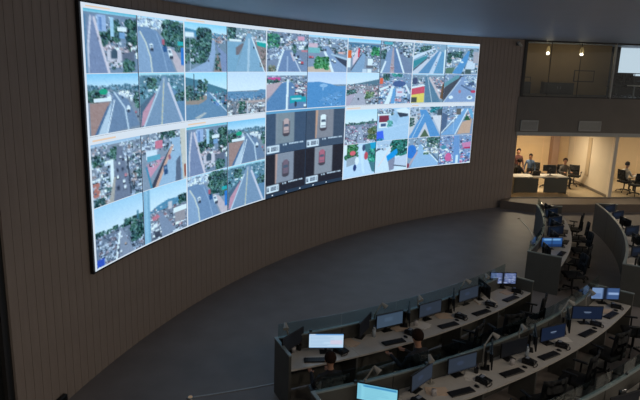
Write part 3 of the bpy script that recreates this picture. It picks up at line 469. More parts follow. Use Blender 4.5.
for c in range(5):
    a0, a1 = COLB[c], COLB[c + 1]; mar = 0.075
    for r in range(2):
        z1, z0 = (ZT, 4.262) if r == 0 else (4.258, ZB)
        dark = (c == 2 and r == 1)
        win = strip('screen_window', M['dark_ui'] if dark else M['white_ui'], vw, a0, a1, z0, z1, .092, 12)
        head = .085 if r == 0 else .125
        foot = .022 if r == 0 else .03
        if dark: head, foot = .05, .10
        if c == 2 and r == 0: foot = .03
        if not dark: strip('header_mark', M['orange_ui'], win, a0 - .3, a0 - (2.1 if c in (0, 1, 3) else 1.2), z1 - head * .66, z1 - head * .42, .097, 3)
        else:
            strip('header_bar', M['blue_ui'], win, a0, a1, z1 - .06, z1 + .01, .097, 10)
            for k in range(5): strip('taskbar_icon', M['white_ui'], win, a0 - .9 - 1.75 * k, a0 - 1.05 - 1.75 * k, z0 + .03, z0 + .06, .097, 1)
        strip('frame_edge', M['white_ui'], win, a0, a0 - mar, z0, z1, .098, 1)
        zt, zb = z1 - head, z0 + foot
        am = (a0 + a1) / 2
        strip('divider', M['dark_ui'], win, am + .04, am - .04, zb, zt, .097, 1)
        for i in range(2):
            for j in range(2):
                key = (c * 2 + i, r * 2 + j); fn = FEEDS[key]
                if fn not in pics:
                    p = Pic(seed=key[0] * 10 + key[1]); fn(p); pics[fn] = p.out(52, 3.0 if c == 2 and r == 1 else 4.5)
                b0a = a0 - mar - .02 if i == 0 else am - .04
                b1a = am + .04 if i == 0 else a1 + (.02 if c < 4 else mar)
                zz1 = zt - (zt - zb) * j / 2 - (.012 if j else 0); zz0 = zt - (zt - zb) * (j + 1) / 2
                panel('camera_feed', lambda u, v: wallpt(b0a + (b1a - b0a) * u, zz1 + (zz0 - zz1) * v, .102), M['picture'], pics[fn], win)

# ================================================================== DESK ROWS
CAPZ = 1.0; TOPZ = 0.75
def pol(r, a, z=0.0): return (DC[0] + r * math.cos(R_(a)), DC[1] + r * math.sin(R_(a)), z)
ROWS = {}
def desk_row(key, label, rb, a0, a1, n, DEP, glass=True):
    t = thing('console_desk', label, 'desk', group='curved operator desks')
    st = (a1 - a0) / n
    for i in range(n):
        b0, b1 = a0 + st * i, a0 + st * (i + 1); gap = 0.03
        part('back_panel', M['panel'], t, lambda bm: arc(bm, DC, rb, rb + .05, b0 + gap, b1 - gap, .03, CAPZ, 5))
        part('worktop', M['worktop'], t, lambda bm: arc(bm, DC, rb + .055, rb + DEP, b0 + .01, b1 - .01, TOPZ - .03, TOPZ, 6))
        part('modesty_panel', M['panel'], t, lambda bm: arc(bm, DC, rb + .12, rb + .14, b0 + gap, b1 - gap, .15, TOPZ - .04, 4))
        part('cap_rail', M['cap'], t, lambda bm: arc(bm, DC, rb - .008, rb + .058, b0, b1, CAPZ, CAPZ + .022, 5))
        if glass:
            part('glass_screen', M['deskglass'], t, lambda bm: arc(bm, DC, rb + .02, rb + .03, b0 + gap, b1 - gap, CAPZ + .022, CAPZ + .26, 5))
            cc = pol(rb + .025, b0 + st * .5)
            part('glass_clip', M['metal'], t, lambda bm: box(bm, (cc[0], cc[1], CAPZ + .04), (.04, .04, .05), R_(b0 + st * .5)))
    for i in range(1, n):
        a = a0 + st * i
        part('leg_panel', M['leg'], t, lambda bm: arc(bm, DC, rb + .15, rb + DEP - .08, a - .07, a + .07, 0, TOPZ - .03, 1))
    for a, s in ((a0, -1), (a1, 1)):
        part('end_panel', M['panel'], t, lambda bm: arc(bm, DC, rb, rb + DEP + .02, a + s * .02, a + s * .18, 0, CAPZ, 1))
        part('end_cap', M['cap'], t, lambda bm: arc(bm, DC, rb - .008, rb + DEP + .028, a + s * .0, a + s * .20, CAPZ, CAPZ + .022, 1))
    ROWS[key] = rb
    return t
desk_row('front', 'curved operator desk with glass rail, nearest the video wall', 14.32, -65.9, -41.5, 5, .67)
desk_row('middle', 'curved operator desk behind the one with the bright white monitor, second from the video wall', 16.12, -66.2, -38.6, 6, .72)
desk_row('near', 'curved operator desk cut off by the lower right corner', 17.98, -62.0, -40.0, 5, .72)
desk_row('far_left', 'curved operator desk standing alone near the lit glass rooms, its end panel facing the viewer', 14.14, -32.8, -9.4, 5, .82)
desk_row('far_right', 'curved operator desk at the right edge with a tall dark back panel', 16.31, -31.2, -6.3, 5, .72, glass=False)

# ------------------------------------------------------------------ monitors
ORD = ['first', 'second', 'third', 'fourth', 'fifth', 'sixth', 'seventh', 'eighth', 'ninth', 'tenth', 'eleventh', 'twelfth']
def pm_lit(p):
    p.B(0, 0, 1, 1, (186, 214, 238)); p.B(0, 0, 1, .1, (96, 150, 206)); p.B(.03, .02, .2, .07, W_)
    for i in range(9): p.B(.05, .18 + i * .08, p.rg.uniform(.4, .95), .205 + i * .08, (150, 184, 216))
    p.B(.62, .45, .95, .75, (206, 204, 226)); p.B(0, .94, 1, 1, (120, 160, 200))
def pm_cyan(p):
    p.B(0, 0, 1, 1, (136, 206, 226)); p.B(0, 0, 1, .07, (104, 176, 206)); p.B(.16, .09, .97, .17, (44, 128, 186)); p.B(0, .1, .12, 1, (120, 190, 214))
    for i in range(8): p.B(.18, .26 + i * .085, p.rg.uniform(.5, .95), .285 + i * .085, (116, 186, 208))
def pm_dim(p):
    p.B(0, 0, 1, 1, (58, 74, 92)); p.B(0, 0, 1, .08, (40, 52, 66)); p.B(.3, .3, .6, .6, (66, 84, 104))
def pm_dim2(p):
    p.B(0, 0, 1, 1, (42, 50, 62)); p.E(.42, .45, .12, .14, (48, 58, 76)); p.B(0, .9, 1, 1, (34, 40, 50))
def pm_lock(p):
    p.B(0, 0, 1, 1, (20, 30, 50)); p.B(.38, .42, .62, .48, (120, 136, 160)); p.B(.42, .52, .58, .56, (80, 96, 120))
def pm_split(p):
    p.B(0, 0, 1, 1, (40, 54, 84)); p.B(.0, .04, .4, .96, (112, 140, 180)); p.B(.42, 0, .55, 1, (20, 28, 44)); p.B(.56, .04, .98, .96, (58, 84, 128)); p.B(.6, .4, .96, .6, (140, 166, 206)); p.B(.05, .5, .35, .9, (90, 116, 160))
def pm_pair(p):
    p.B(0, 0, 1, 1, (14, 18, 28))
    for x in (.02, .55):
        p.B(x, .02, x + .43, .98, (96, 112, 156)); p.city(x, .1, x + .4, .95, 26, .09, [(150, 164, 200), (70, 84, 120), (60, 66, 100), (180, 190, 214)])
def pm_blue(p):
    p.B(0, 0, 1, 1, (40, 80, 136)); p.B(0, .7, 1, 1, (24, 50, 92)); p.B(.1, .1, .9, .3, (110, 160, 206)); p.B(.48, 0, .52, 1, (20, 40, 70))
def pm_navy(p):
    p.B(0, 0, 1, 1, (10, 17, 28)); p.B(.1, .2, .7, .6, (16, 28, 46))
def pm_off(p):
    p.B(0, 0, 1, 1, (14, 15, 18))
MPICS = {}
for f in (pm_lit, pm_cyan, pm_dim, pm_dim2, pm_lock, pm_split, pm_pair, pm_blue, pm_navy, pm_off):
    q = Pic(3); f(q); MPICS[f] = q.out(26)
MW, MH = 0.59, 0.255
def shell(bm):
    rbox(bm, (0, 0.012, 0), (MW + .02, 0.024, MH + .02), .008, 2)
    rbox(bm, (0, 0.034, 0), (MW * .55, 0.03, MH * .6), .012, 2)
shell_me = part('housing', M['black'], None, shell); SHELL = shell_me.data; bpy.data.objects.remove(shell_me)
def mount(bm):
    rbox(bm, (0, 0.10, 0.008), (0.20, 0.15, 0.016), .006, 1); cyl(bm, (0, .10, .01), (0, .10, .30), .022)
def arm(bm):
    cyl(bm, (0, .10, .28), (0, .05, .30), .02); rbox(bm, (0, .045, .30), (.1, .02, .1), .004, 1)
tmp = part('stand', M['black'], None, mount); STAND = tmp.data; bpy.data.objects.remove(tmp)
tmp = part('arm', M['metal'], None, arm); ARM = tmp.data; bpy.data.objects.remove(tmp)
def child(name, me, parent, loc=(0, 0, 0), rot=(0, 0, 0)):
    o = bpy.data.objects.new(name, me); COL.objects.link(o); o.parent = parent; o.location = loc; o.rotation_euler = rot; return o
def screen_mesh(f):
    if f not in SCM:
        o = panel('screen', lambda u, v: ((u - .5) * MW * .98, -0.0016, (.5 - v) * MH * .97), M['monitorpic'], MPICS[f], None)
        SCM[f] = o.data; bpy.data.objects.remove(o)
    return SCM[f]
SCM = {}
def monitor(r, a, rel, pic, label, tilt=1, zc=.26):
    """facing angle = radial direction + rel degrees"""
    face = a + rel
    t = thing('monitor', label, 'monitor', pol(r, a, TOPZ), R_(face + 90), 'monitors on the operator desks')
    h = child('housing', SHELL, t, (0, 0, zc), (R_(-tilt), 0, 0)); child('screen', screen_mesh(pic), h)
    child('stand', STAND, t); child('arm', ARM, t)
    return t
# front row
monitor(14.74, -63.05, -23, pm_lit, 'bright white lit monitor before the seated person on the front desk')
monitor(14.50, -57.2, -3, pm_dim, 'dim grey blue monitor standing second from the left end of the front desk')
monitor(14.52, -53.2, -1, pm_dim2, 'dark monitor at the centre of the front desk, right of the dim grey blue one')
monitor(14.46, -48.2, -5, pm_dim2, 'dark monitor on the front desk left of the paired picture monitor')
monitor(14.45, -42.6, -45, pm_pair, 'lit monitor showing two pictures side by side at the right end of the front desk')
monitor(14.50, -65.0, 32, pm_off, 'black monitor turned away at the far left end of the front desk')
monitor(14.48, -59.3, 35, pm_off, 'black monitor turned aside left of the dim grey blue monitor on the front desk')
monitor(14.48, -55.2, 48, pm_off, 'black monitor turned aside between the two dark ones on the front desk')
monitor(14.48, -50.2, 40, pm_off, 'black monitor turned aside left of the fourth station of the front desk')
monitor(14.48, -46.0, 55, pm_off, 'black monitor turned aside near the right end of the front desk')
# middle row
monitor(16.52, -63.4, -44, pm_cyan, 'bright cyan lit monitor cut by the bottom edge of the picture')
monitor(16.40, -60.3, 20, pm_dim2, 'dim monitor on the middle desk next right of the cyan lit one')
monitor(16.36, -57.3, -3, pm_dim2, 'dim monitor with a faint blue emblem on the middle desk')
monitor(16.40, -55.0, 40, pm_off, 'black monitor on the middle desk right of the dim one with the blue emblem')
monitor(16.44, -53.2, -8, pm_off, 'black switched off monitor at the centre of the middle desk')
monitor(16.42, -50.9, 35, pm_off, 'black monitor turned aside left of the wide navy one on the middle desk')
monitor(16.50, -49.4, -14, pm_lock, 'navy monitor with a login prompt in the middle desk\'s right half')
monitor(16.50, -44.6, -44, pm_lock, 'navy login monitor turned left, next to the lit split monitor on the middle desk')
monitor(16.42, -46.8, 30, pm_off, 'black monitor turned right between the two navy login monitors')
monitor(16.40, -39.9, -50, pm_split, 'lit blue monitor with a split picture at the right end of the middle desk')
for k_, (a_, lb_) in enumerate(((-53.0, 'low black monitor at the left on the desk cut by the lower right corner'), (-50.2, 'low black monitor in the middle of the desk cut by the lower right corner'), (-47.4, 'low black monitor at the right on the desk cut by the lower right corner'))):
    monitor(18.30, a_, -12, pm_off, lb_, zc=.16)
# far left row
fl = [(-27.4, -56, pm_blue, 'lit bright blue monitor on the desk near the lit glass rooms'),
      (-30.6, 30, pm_off, 'black monitor turned away at the near end of the desk by the glass rooms'),
      (-24.6, 25, pm_off, 'black monitor right behind the lit bright blue one'),
      (-22.0, -44, pm_navy, 'navy monitor next behind the lit bright blue one, facing the viewer'),
      (-19.6, 25, pm_off, 'black monitor at the middle of the desk by the glass rooms'),
      (-17.2, -46, pm_navy, 'navy monitor third from the near end of the desk by the glass rooms'),
      (-14.8, 25, pm_off, 'black monitor fourth from the far end of the desk by the glass rooms'),
      (-12.6, -48, pm_navy, 'navy monitor closest to the far end of the desk by the glass rooms'),
      (-10.4, 15, pm_off, 'black monitor at the far end of the desk by the glass rooms')]
for a, rel, pc_, lb in fl: monitor(14.50, a, rel, pc_, lb, zc=.22)
fr = [(-29.2, 10, pm_off, 'black monitor at the near end of the desk on the right edge'),
      (-25.4, -44, pm_navy, 'navy monitor second from the near end of the right edge desk'),
      (-21.5, 20, pm_off, 'black monitor third from the near end of the right edge desk'),
      (-17.8, -46, pm_navy, 'navy monitor in the middle of the right edge desk'),
      (-14.2, 20, pm_off, 'black monitor second from the far end group of the right edge desk'),
      (-11.0, -48, pm_navy, 'navy monitor next to the far end of the right edge desk'),
      (-7.8, -50, pm_navy, 'navy monitor at the far end of the right edge desk')]
for a, rel, pc_, lb in fr: monitor(16.66, a, rel, pc_, lb, zc=.20)

# ------------------------------------------------------------------ desk clutter
def keyboard(r, a, rel, label):
    t = thing('keyboard', label, 'keyboard', pol(r, a, TOPZ), R_(a + 90 + rel), 'black keyboards on the desks')
    child('case', KBC, t); child('keys', KBK, t)['kind'] = 'stuff'
def kbk(bm):
    for i in range(14):
        for j in range(5): box(bm, (-.195 + i * .03, -.052 + j * .026, .024), (.024, .02, .008))
tmp = part('case', M['black'], None, lambda bm: rbox(bm, (0, 0, .011), (.44, .15, .02), .005, 1)); KBC = tmp.data; bpy.data.objects.remove(tmp)
tmp = part('keys', mat('key_grey', (34, 34, 38), rough=.5), None, kbk); KBK = tmp.data; bpy.data.objects.remove(tmp)
def mouse_me(bm):
    ball(bm, (0, 0, .012), .05, (.6, 1, .42)); bmesh.ops.delete(bm, geom=[v for v in bm.verts if v.co.z < 0], context='VERTS')
tmp = part('mouse', M['black'], None, mouse_me, True); MOU = tmp.data; bpy.data.objects.remove(tmp)
tmp = part('wheel', M['metal'], None, lambda bm: cyl(bm, (-.004, .028, .027), (.004, .028, .027), .008, seg=10)); WHE = tmp.data; bpy.data.objects.remove(tmp)
def mouse(r, a, rel, label):
    t = thing('computer_mouse', label, 'mouse', pol(r, a, TOPZ), R_(a + 90 + rel), 'mice beside the keyboards')
    child('shell', MOU, t); child('wheel', WHE, t)
def phone_base(bm):
    v = box(bm, (0, 0, .03), (.2, .2, .06))
    for q in v:
        if q.co.z > .03 and q.co.y < 0: q.co.z = .025
def handset(bm):
    rbox(bm, (-.065, 0, .075), (.045, .2, .025), .008, 1); rbox(bm, (-.065, .085, .062), (.05, .045, .03), .006, 1); rbox(bm, (-.065, -.085, .05), (.05, .045, .03), .006, 1)
def cordm(bm):
    pts = [(-.09, -.1, .02), (-.14, -.12, .01), (-.08, -.145, .008), (.0, -.14, .008), (.04, -.115, .008)]
    for a, b in zip(pts, pts[1:]): cyl(bm, a, b, .007, seg=6)
tmp = part('base', M['black'], None, phone_base); PHB = tmp.data; bpy.data.objects.remove(tmp)
tmp = part('handset', M['black'], None, handset); PHH = tmp.data; bpy.data.objects.remove(tmp)
tmp = part('display', mat('phone_lcd', (150, 160, 178), rough=.3), None, lambda bm: box(bm, (.045, .05, .058), (.09, .05, .012))); PHD = tmp.data; bpy.data.objects.remove(tmp)
tmp = part('cord', M['black'], None, cordm); PHC = tmp.data; bpy.data.objects.remove(tmp)
def phone(r, a, rel, label):
    t = thing('desk_phone', label, 'phone', pol(r, a, TOPZ), R_(a + 90 + rel), 'black phones on the desks')
    child('base', PHB, t); child('handset', PHH, t); child('display', PHD, t); child('cord', PHC, t)
def lampm(r, a, rel, label, flip=1):
    t = thing('desk_lamp', label, 'lamp', pol(r, a, TOPZ), R_(a + 90 + rel), 'jointed lamps at the back of the desks')
    part('base', M['lampgrey'], t, lambda bm: cyl(bm, (0, 0, 0), (0, 0, .02), .05))
    part('lower_arm', M['lampgrey'], t, lambda bm: cyl(bm, (0, 0, .02), (.07 * flip, .03, .34), .013))
    part('joint', M['lampgrey'], t, lambda bm: ball(bm, (.07 * flip, .03, .34), .022))
    part('upper_arm', M['lampgrey'], t, lambda bm: cyl(bm, (.07 * flip, .03, .34), (.16 * flip, -.04, .55), .013))
    part('head', M['lampgrey'], t, lambda bm: cyl(bm, (.16 * flip, -.04, .56), (.20 * flip, -.13, .49), .02, .05))
def papers(r, a, rel, label, n=2, m='paper', s=(.21, .297)):
    t = thing('paper_stack', label, 'paper', pol(r, a, TOPZ), R_(a + 90 + rel), 'papers on the desks')
    for k in range(n):
        part('sheet', M[m], t, lambda bm: box(bm, (rnd.uniform(-.04, .04), rnd.uniform(-.03, .03), .002 + .004 * k), (s[0], s[1], .003), rnd.uniform(-.5, .5)))
def cup(r, a, label, m='mug', h=.1):
    t = thing('cup', label, 'cup', pol(r, a, TOPZ), R_(a), 'cups on the desks')
    def body(bm):
        cyl(bm, (0, 0, 0), (0, 0, h), .032, .04, 16)
    part('body', M[m], t, body, True)
    def hdl(bm):
        for k in range(6):
            a0, a1 = R_(-90 + k * 30), R_(-60 + k * 30)
            cyl(bm, (.036 + .025 * math.cos(a0), 0, h * .5 + .028 * math.sin(a0)), (.036 + .025 * math.cos(a1), 0, h * .5 + .028 * math.sin(a1)), .006, seg=6)
    part('handle', M[m], t, hdl)
def pot(r, a, label):
    t = thing('pencil_cup', label, 'pencil cup', pol(r, a, TOPZ))
    part('cup', M['black'], t, lambda bm: cyl(bm, (0, 0, 0), (0, 0, .1), .035, .04, 14))
    for k, cc in enumerate(('mug', 'jeans', 'clothred')):
        part('pen', M[cc], t, lambda bm: cyl(bm, (.012 * (k - 1), .005 * k, .08), (.03 * (k - 1), .012 * k, .17), .005, seg=6))
def bottle(r, a, label):
    t = thing('water_bottle', label, 'bottle', pol(r, a, TOPZ))
    part('body', mat('bottle_plastic', (176, 186, 196), rough=.15), t, lambda bm: (cyl(bm, (0, 0, 0), (0, 0, .15), .033, seg=14), cyl(bm, (0, 0, .15), (0, 0, .19), .033, .014, 14)), True)
    part('cap', M['jeans'], t, lambda bm: cyl(bm, (0, 0, .19), (0, 0, .212), .015, seg=12))
def bag(r, a, label):
    t = thing('open_folder', label, 'folder', pol(r, a, TOPZ), R_(a + 60))
    part('cover', M['papertan'], t, lambda bm: box(bm, (0, 0, .004), (.44, .30, .008)))
    part('page', M['paper'], t, lambda bm: box(bm, (-.105, 0, .012), (.2, .28, .006), .04))
    part('page', M['paper'], t, lambda bm: box(bm, (.105, 0, .012), (.2, .28, .006), -.05))

FN, MN = 'front desk', 'middle desk'
for a, i in ((-63.9, 0), (-57.9, 1), (-52.6, 2), (-48.6, 3), (-44.2, 4)):
    keyboard(14.86, a, -6 if i else -20, 'black keyboard at the %s station from the left end of the %s' % (ORD[i], FN))
    mouse(14.80, a + 1.25, 5, 'black mouse right of the %s keyboard from the left end of the %s' % (ORD[i], FN))
    phone(14.74, a + 2.0, 20, 'black corded phone at the %s station from the left end of the %s' % (ORD[i], FN))
    lampm(14.36, a - 1.0 + (.6 if i % 2 else 0), 10, 'grey jointed lamp at the %s station from the left end of the %s' % (ORD[i], FN), 1 if i % 2 else -1)
for k, (r, a, rel, n, mm, lb) in enumerate((
        (14.50, -60.6, 20, 3, 'papertan', 'warm toned papers right of the bright white monitor'),
        (14.48, -56.0, 50, 3, 'papertan', 'papers just right of the dim grey blue monitor on the front desk'),
        (14.56, -54.3, 20, 4, 'paper', 'loose white sheets at the centre of the front desk'),
        (14.50, -51.6, 70, 3, 'papertan', 'warm toned papers left of the fourth station of the front desk'),
        (14.70, -46.6, 30, 2, 'paper', 'white sheets near the right end of the front desk'),
        (14.62, -43.0, 60, 2, 'papertan', 'papers below the paired picture monitor'),
        (16.46, -56.6, 30, 4, 'paper', 'crumpled white sheets below the dim monitor with the blue emblem'),
        (16.50, -59.5, 60, 3, 'papertan', 'papers between the first stations of the middle desk'),
        (16.48, -48.0, 45, 2, 'paper', 'white sheets right of the left navy login monitor'),
        (16.50, -41.0, 30, 2, 'papertan', 'papers near the right end of the middle desk'))):
    papers(r, a, rel, lb, n, mm)
bag(14.55, -46.3, 'open folder with pale pages on the front desk left of the paired picture monitor')
cup(14.45, -64.9, 'pale mug at the left end of the front desk'); cup(14.52, -57.0 + 2.3, 'pale mug at the centre of the front desk')
pot(14.40, -64.4, 'black pencil cup beside the pale mug at the left end of the front desk')
bottle(14.5, -58.6, 'small water bottle left of the dim grey blue monitor')
for i, a in enumerate((-62.9, -58.4, -54.4, -50.8, -45.85, -41.6)):
    keyboard(16.68, a, -6, 'black keyboard at the %s station from the left end of the %s' % (ORD[i], MN))
    mouse(16.68, a + 1.15, 5, 'black mouse right of the %s keyboard from the left end of the %s' % (ORD[i], MN))
    phone(16.62, a + 1.9, 15, 'black corded phone at the %s station from the left end of the %s' % (ORD[i], MN))
    lampm(16.26, a - .8, 10, 'grey jointed lamp at the %s station from the left end of the %s' % (ORD[i], MN), -1 if i % 2 else 1)
bottle(16.45, -51.9, 'small water bottle behind the fourth keyboard of the middle desk')
cup(16.5, -53.6, 'pale mug right of the black monitor at the centre of the middle desk'); cup(16.55, -59.9, 'pale mug at the left part of the middle desk')
pot(16.38, -56.2, 'black pencil cup right of the dim monitor with the blue emblem')
for i, a in enumerate((-28.3, -23.5, -18.8, -14.0)):
    keyboard(14.80, a, -6, 'black keyboard at the %s station of the desk by the glass rooms' % ORD[i])
    phone(14.66, a - 1.9, 10, 'black phone at the %s station of the desk by the glass rooms' % ORD[i])
for i, a in enumerate((-28.0, -22.8, -18.4, -14.0, -9.6)):
    papers(16.56, a, 30, 'white papers at the %s station of the right edge desk' % ORD[i], 3, 'paper', (.26, .34))
    keyboard(16.86, a + 1.6, 0, 'black keyboard at the %s station of the right edge desk' % ORD[i])

# ------------------------------------------------------------------ office chairs
def make_chair(label):
    """faces +y"""
    t = thing('office_chair', label, 'chair', group='black office chairs')
    part('seat', M['black2'], t, lambda bm: rbox(bm, (0, 0, .46), (.48, .46, .08), .03, 2), True)
    def back(bm):
        n = 8
        for s in range(n):
            a0 = -.5 + s / n; a1 = a0 + 1 / n
            for k in range(6):
                z0 = .56 + k * .075; z1 = z0 + .075
                def q(a, z, d): return bm.verts.new((a * (.46 - .08 * abs(z - .75)), -.22 - .1 * (z - .5) + .16 * a * a - d, z))
                f = [q(a0, z0, 0), q(a1, z0, 0), q(a1, z1, 0), q(a0, z1, 0)]; g = [q(a0, z0, .03), q(a1, z0, .03), q(a1, z1, .03), q(a0, z1, .03)]
                bm.faces.new(f); bm.faces.new(g[::-1])
                for i in range(4): bm.faces.new((f[i], g[i], g[(i + 1) % 4], f[(i + 1) % 4]))
        bmesh.ops.remove_doubles(bm, verts=list(bm.verts), dist=.0005)
    part('backrest', M['black2'], t, back, True)
    part('back_bar', M['black'], t, lambda bm: (cyl(bm, (0, -.15, .42), (0, -.27, .46), .02), cyl(bm, (0, -.27, .46), (0, -.28, .75), .02)))
    for s in (-1, 1):
        def armr(bm, s=s): cyl(bm, (s * .26, .02, .44), (s * .28, .02, .64), .016); rbox(bm, (s * .28, .04, .66), (.06, .26, .03), .01, 1)
        part('armrest', M['black'], t, armr)
    part('gas_column', M['black'], t, lambda bm: cyl(bm, (0, 0, .10), (0, 0, .43), .026))
    for k in range(5):
        a = R_(90 + 72 * k); d = (math.cos(a), math.sin(a))
        lg = part('base_leg', M['black'], t, lambda bm: cyl(bm, (0, 0, .12), (d[0] * .30, d[1] * .30, .075), .026, .016, 8))
        part('caster', M['black'], lg, lambda bm: cyl(bm, (d[0] * .30 - d[1] * .02, d[1] * .30 + d[0] * .02, .03), (d[0] * .30 + d[1] * .02, d[1] * .30 - d[0] * .02, .03), .03, seg=10))
    return t
CH0 = None
def chair(loc, rz, label, group):
    global CH0
    if CH0 is None: CH0 = make_chair(label); CH0.location = loc; CH0.rotation_euler = (0, 0, rz); CH0['group'] = group; return CH0
    return dup(CH0, loc, rz, label, group)
G = 'black office chairs at the operator desks'
def dchair(r, a, rel, label): chair(pol(r, a), R_(a + 90 + rel), label, G)
dchair(15.58, -64.35, -6, 'black office chair holding the person before the bright white monitor')
dchair(15.72, -58.45, 5, 'black office chair holding the person in the middle of the front desk')
dchair(15.26, -52.4, 20, 'empty black office chair at the third station of the front desk')
dchair(15.38, -48.4, -20, 'empty black office chair at the fourth station of the front desk')
dchair(15.30, -44.0, 15, 'empty black office chair at the right end of the front desk')
dchair(17.25, -58.6, 12, 'empty black office chair at the second station of the middle desk')
dchair(17.22, -54.2, -15, 'empty black office chair at the third station of the middle desk')
dchair(17.12, -50.2, 10, 'empty black office chair at the fourth station of the middle desk')
dchair(17.05, -45.6, -12, 'empty black office chair at the fifth station of the middle desk')
dchair(17.10, -40.8, 25, 'empty black office chair at the right end of the middle desk')
for i, (a, rl) in enumerate(((-31.0, 30), (-26.9, -10), (-22.0, 14), (-17.2, 0), (-12.6, -18))):
    dchair(15.22, a, rl, 'empty black office chair, %s from the near end of the desk by the glass rooms' % ORD[i])
dchair(17.2, -27.5, 10, 'empty black office chair behind the near end of the right edge desk')
dchair(17.2, -22.0, -14, 'empty black office chair behind the middle of the right edge desk')

# ------------------------------------------------------------------ people
def person(label, loc, rz, pose, top, bottom, hair, lean=0.0, head_turn=0.0, reach=0.0, long_hair=False, scale=1.0):
    """one continuous skinned body facing +y"""
    J = {}; E_ = []; R = {}
    def v(n, p, r, par=None):
        J[n] = Vector(p); R[n] = r
        if par: E_.append((par, n))
    sit = pose == 'sit'
    hz = .50 if sit else .92
    def up(z, y=0, x=0): return (x, y + lean * (z), hz + z)
    v('pelvis', (0, 0, hz), .13); v('waist', up(.18), .125, 'pelvis'); v('chest', up(.40), .145, 'waist'); v('neckb', up(.53), .065, 'chest'); v('neck', up(.59, .01), .05, 'neckb')
    v('jaw', up(.64, .03), .065, 'neck'); v('face', up(.71, .035), .088, 'jaw'); v('crown', up(.79, .02), .07, 'face')
    for s, k in ((-1, 'l'), (1, 'r')):
        v('sh' + k, up(.46, 0, s * .17), .062, 'chest')
        if sit or reach:
            v('el' + k, up(.22, .12, s * .25), .046, 'sh' + k); wy = .34 + reach; v('wr' + k, up(.26, wy, s * .17), .03, 'el' + k); d = Vector((-.1 * s, 1, -.05)).normalized()
        else:
            v('el' + k, up(.20, -.02, s * .25), .046, 'sh' + k); v('wr' + k, up(-.02, .06, s * .27), .03, 'el' + k); d = Vector((0, .25, -1)).normalized()
        w_ = J['wr' + k]; side = Vector((1, 0, 0)); nrm = d.cross(side).normalized()
        v('pa' + k, w_ + d * .05, .03, 'wr' + k); v('kn' + k, w_ + d * .085, .028, 'pa' + k)
        for i, (off, ln) in enumerate(((-.027, .062), (-.009, .074), (.009, .07), (.027, .055))):
            b = w_ + d * .10 + side * off; v('f%d%s' % (i, k), b, .010, 'kn' + k); v('g%d%s' % (i, k), b + d * ln * .55 - nrm * .004, .009, 'f%d%s' % (i, k)); v('h%d%s' % (i, k), b + d * ln * .95 - nrm * .022 * (1 if sit else 1), .0075, 'g%d%s' % (i, k))
        tb = w_ + d * .04 - side * s * .035; v('t0' + k, tb, .012, 'pa' + k); v('t1' + k, tb + d * .035 - side * s * .022, .010, 't0' + k); v('t2' + k, tb + d * .062 - side * s * .026, .008, 't1' + k)
        v('hip' + k, (s * .095, .01, hz - .05), .095, 'pelvis')
        if sit: v('kne' + k, (s * .13, .42, hz + .0), .065, 'hip' + k); v('cal' + k, (s * .13, .41, hz - .18), .055, 'kne' + k); v('ank' + k, (s * .13, .38, .09), .04, 'cal' + k); v('toe' + k, (s * .14, .54, .035), .035, 'ank' + k)
        else: v('kne' + k, (s * .10, .03, .50), .06, 'hip' + k); v('cal' + k, (s * .10, .0, .33), .055, 'kne' + k); v('ank' + k, (s * .10, -.02, .09), .04, 'cal' + k); v('toe' + k, (s * .11, .14, .035), .035, 'ank' + k)
    names = list(J); idx = {n: i for i, n in enumerate(names)}
    me = bpy.data.meshes.new('body_skin'); me.from_pydata([J[n] for n in names], [(idx[a], idx[b]) for a, b in E_], [])
    o = bpy.data.objects.new('body_tmp', me); COL.objects.link(o)
    sm = o.modifiers.new('skin', 'SKIN'); sm.use_smooth_shade = True
    for n in names: sv = me.skin_vertices[0].data[idx[n]]; sv.radius = (R[n], R[n]); sv.use_root = (n == 'pelvis')
    ss = o.modifiers.new('sub', 'SUBSURF'); ss.levels = 1; ss.render_levels = 1
    dg = bpy.context.evaluated_depsgraph_get(); em = bpy.data.meshes.new_from_object(o.evaluated_get(dg)); bpy.data.objects.remove(o)
    em.materials.clear()
    for q in ('skin', top, bottom, 'shoe'): em.materials.append(M[q])
    reg = {}
    for n in names:
        if n in ('jaw', 'face', 'crown', 'neck') or n[:2] in ('pa', 'kn') and n[:3] != 'kne' or n[0] in 'fght' and n[1] in '0123' : reg[n] = 0
        elif n[:3] in ('hip', 'kne', 'cal') or n == 'pelvis': reg[n] = 2
        elif n[:3] in ('ank', 'toe'): reg[n] = 3
        else: reg[n] = 1
    P = np.array([J[n] for n in names]); rr = np.array([R[n] for n in names]); rg = np.array([reg[n] for n in names])
    for f in em.polygons:
        c = np.array(f.center); f.material_index = int(rg[np.argmin(np.linalg.norm(P - c, axis=1) - rr * .6)]); f.use_smooth = True
    root = bpy.data.objects.new('person', em); COL.objects.link(root); root.location = loc; root.rotation_euler = (0, 0, rz); root.scale = (scale,) * 3
    tag(root, label, 'person')
    hc = (J['face'] + J['crown']) / 2
    def hairm(bm):
        ball(bm, (0, 0, 0), .108, (.92, 1.05, 1.05), 16, 12)
        dl = [q for q in bm.verts if q.co.y > .045 and q.co.z < .045 or q.co.z < (-.06 if not long_hair else -.2)]
        bmesh.ops.delete(bm, geom=dl, context='VERTS')
        if long_hair: ball(bm, (0, -.075, -.10), .075, (1.05, .6, 1.7), 12, 8)
        bm.transform(Matrix.Translation(hc + Vector((0, -.005, .005))))
    part('hair', M[hair], root, hairm, True)
    fc = J['face']
    for s in (-1, 1):
        part('eye', M['black'], root, lambda bm: ball(bm, fc + Vector((s * .032, .078, .012)), .010, u=8, v=6))
        part('ear', M['skin'], root, lambda bm: ball(bm, fc + Vector((s * .086, -.005, -.005)), .024, (.4, .8, 1.2), 8, 6), True)
    part('nose', M['skin'], root, lambda bm: ball(bm, fc + Vector((0, .092, -.018)), .016, (.8, 1, 1.4), 8, 6), True)
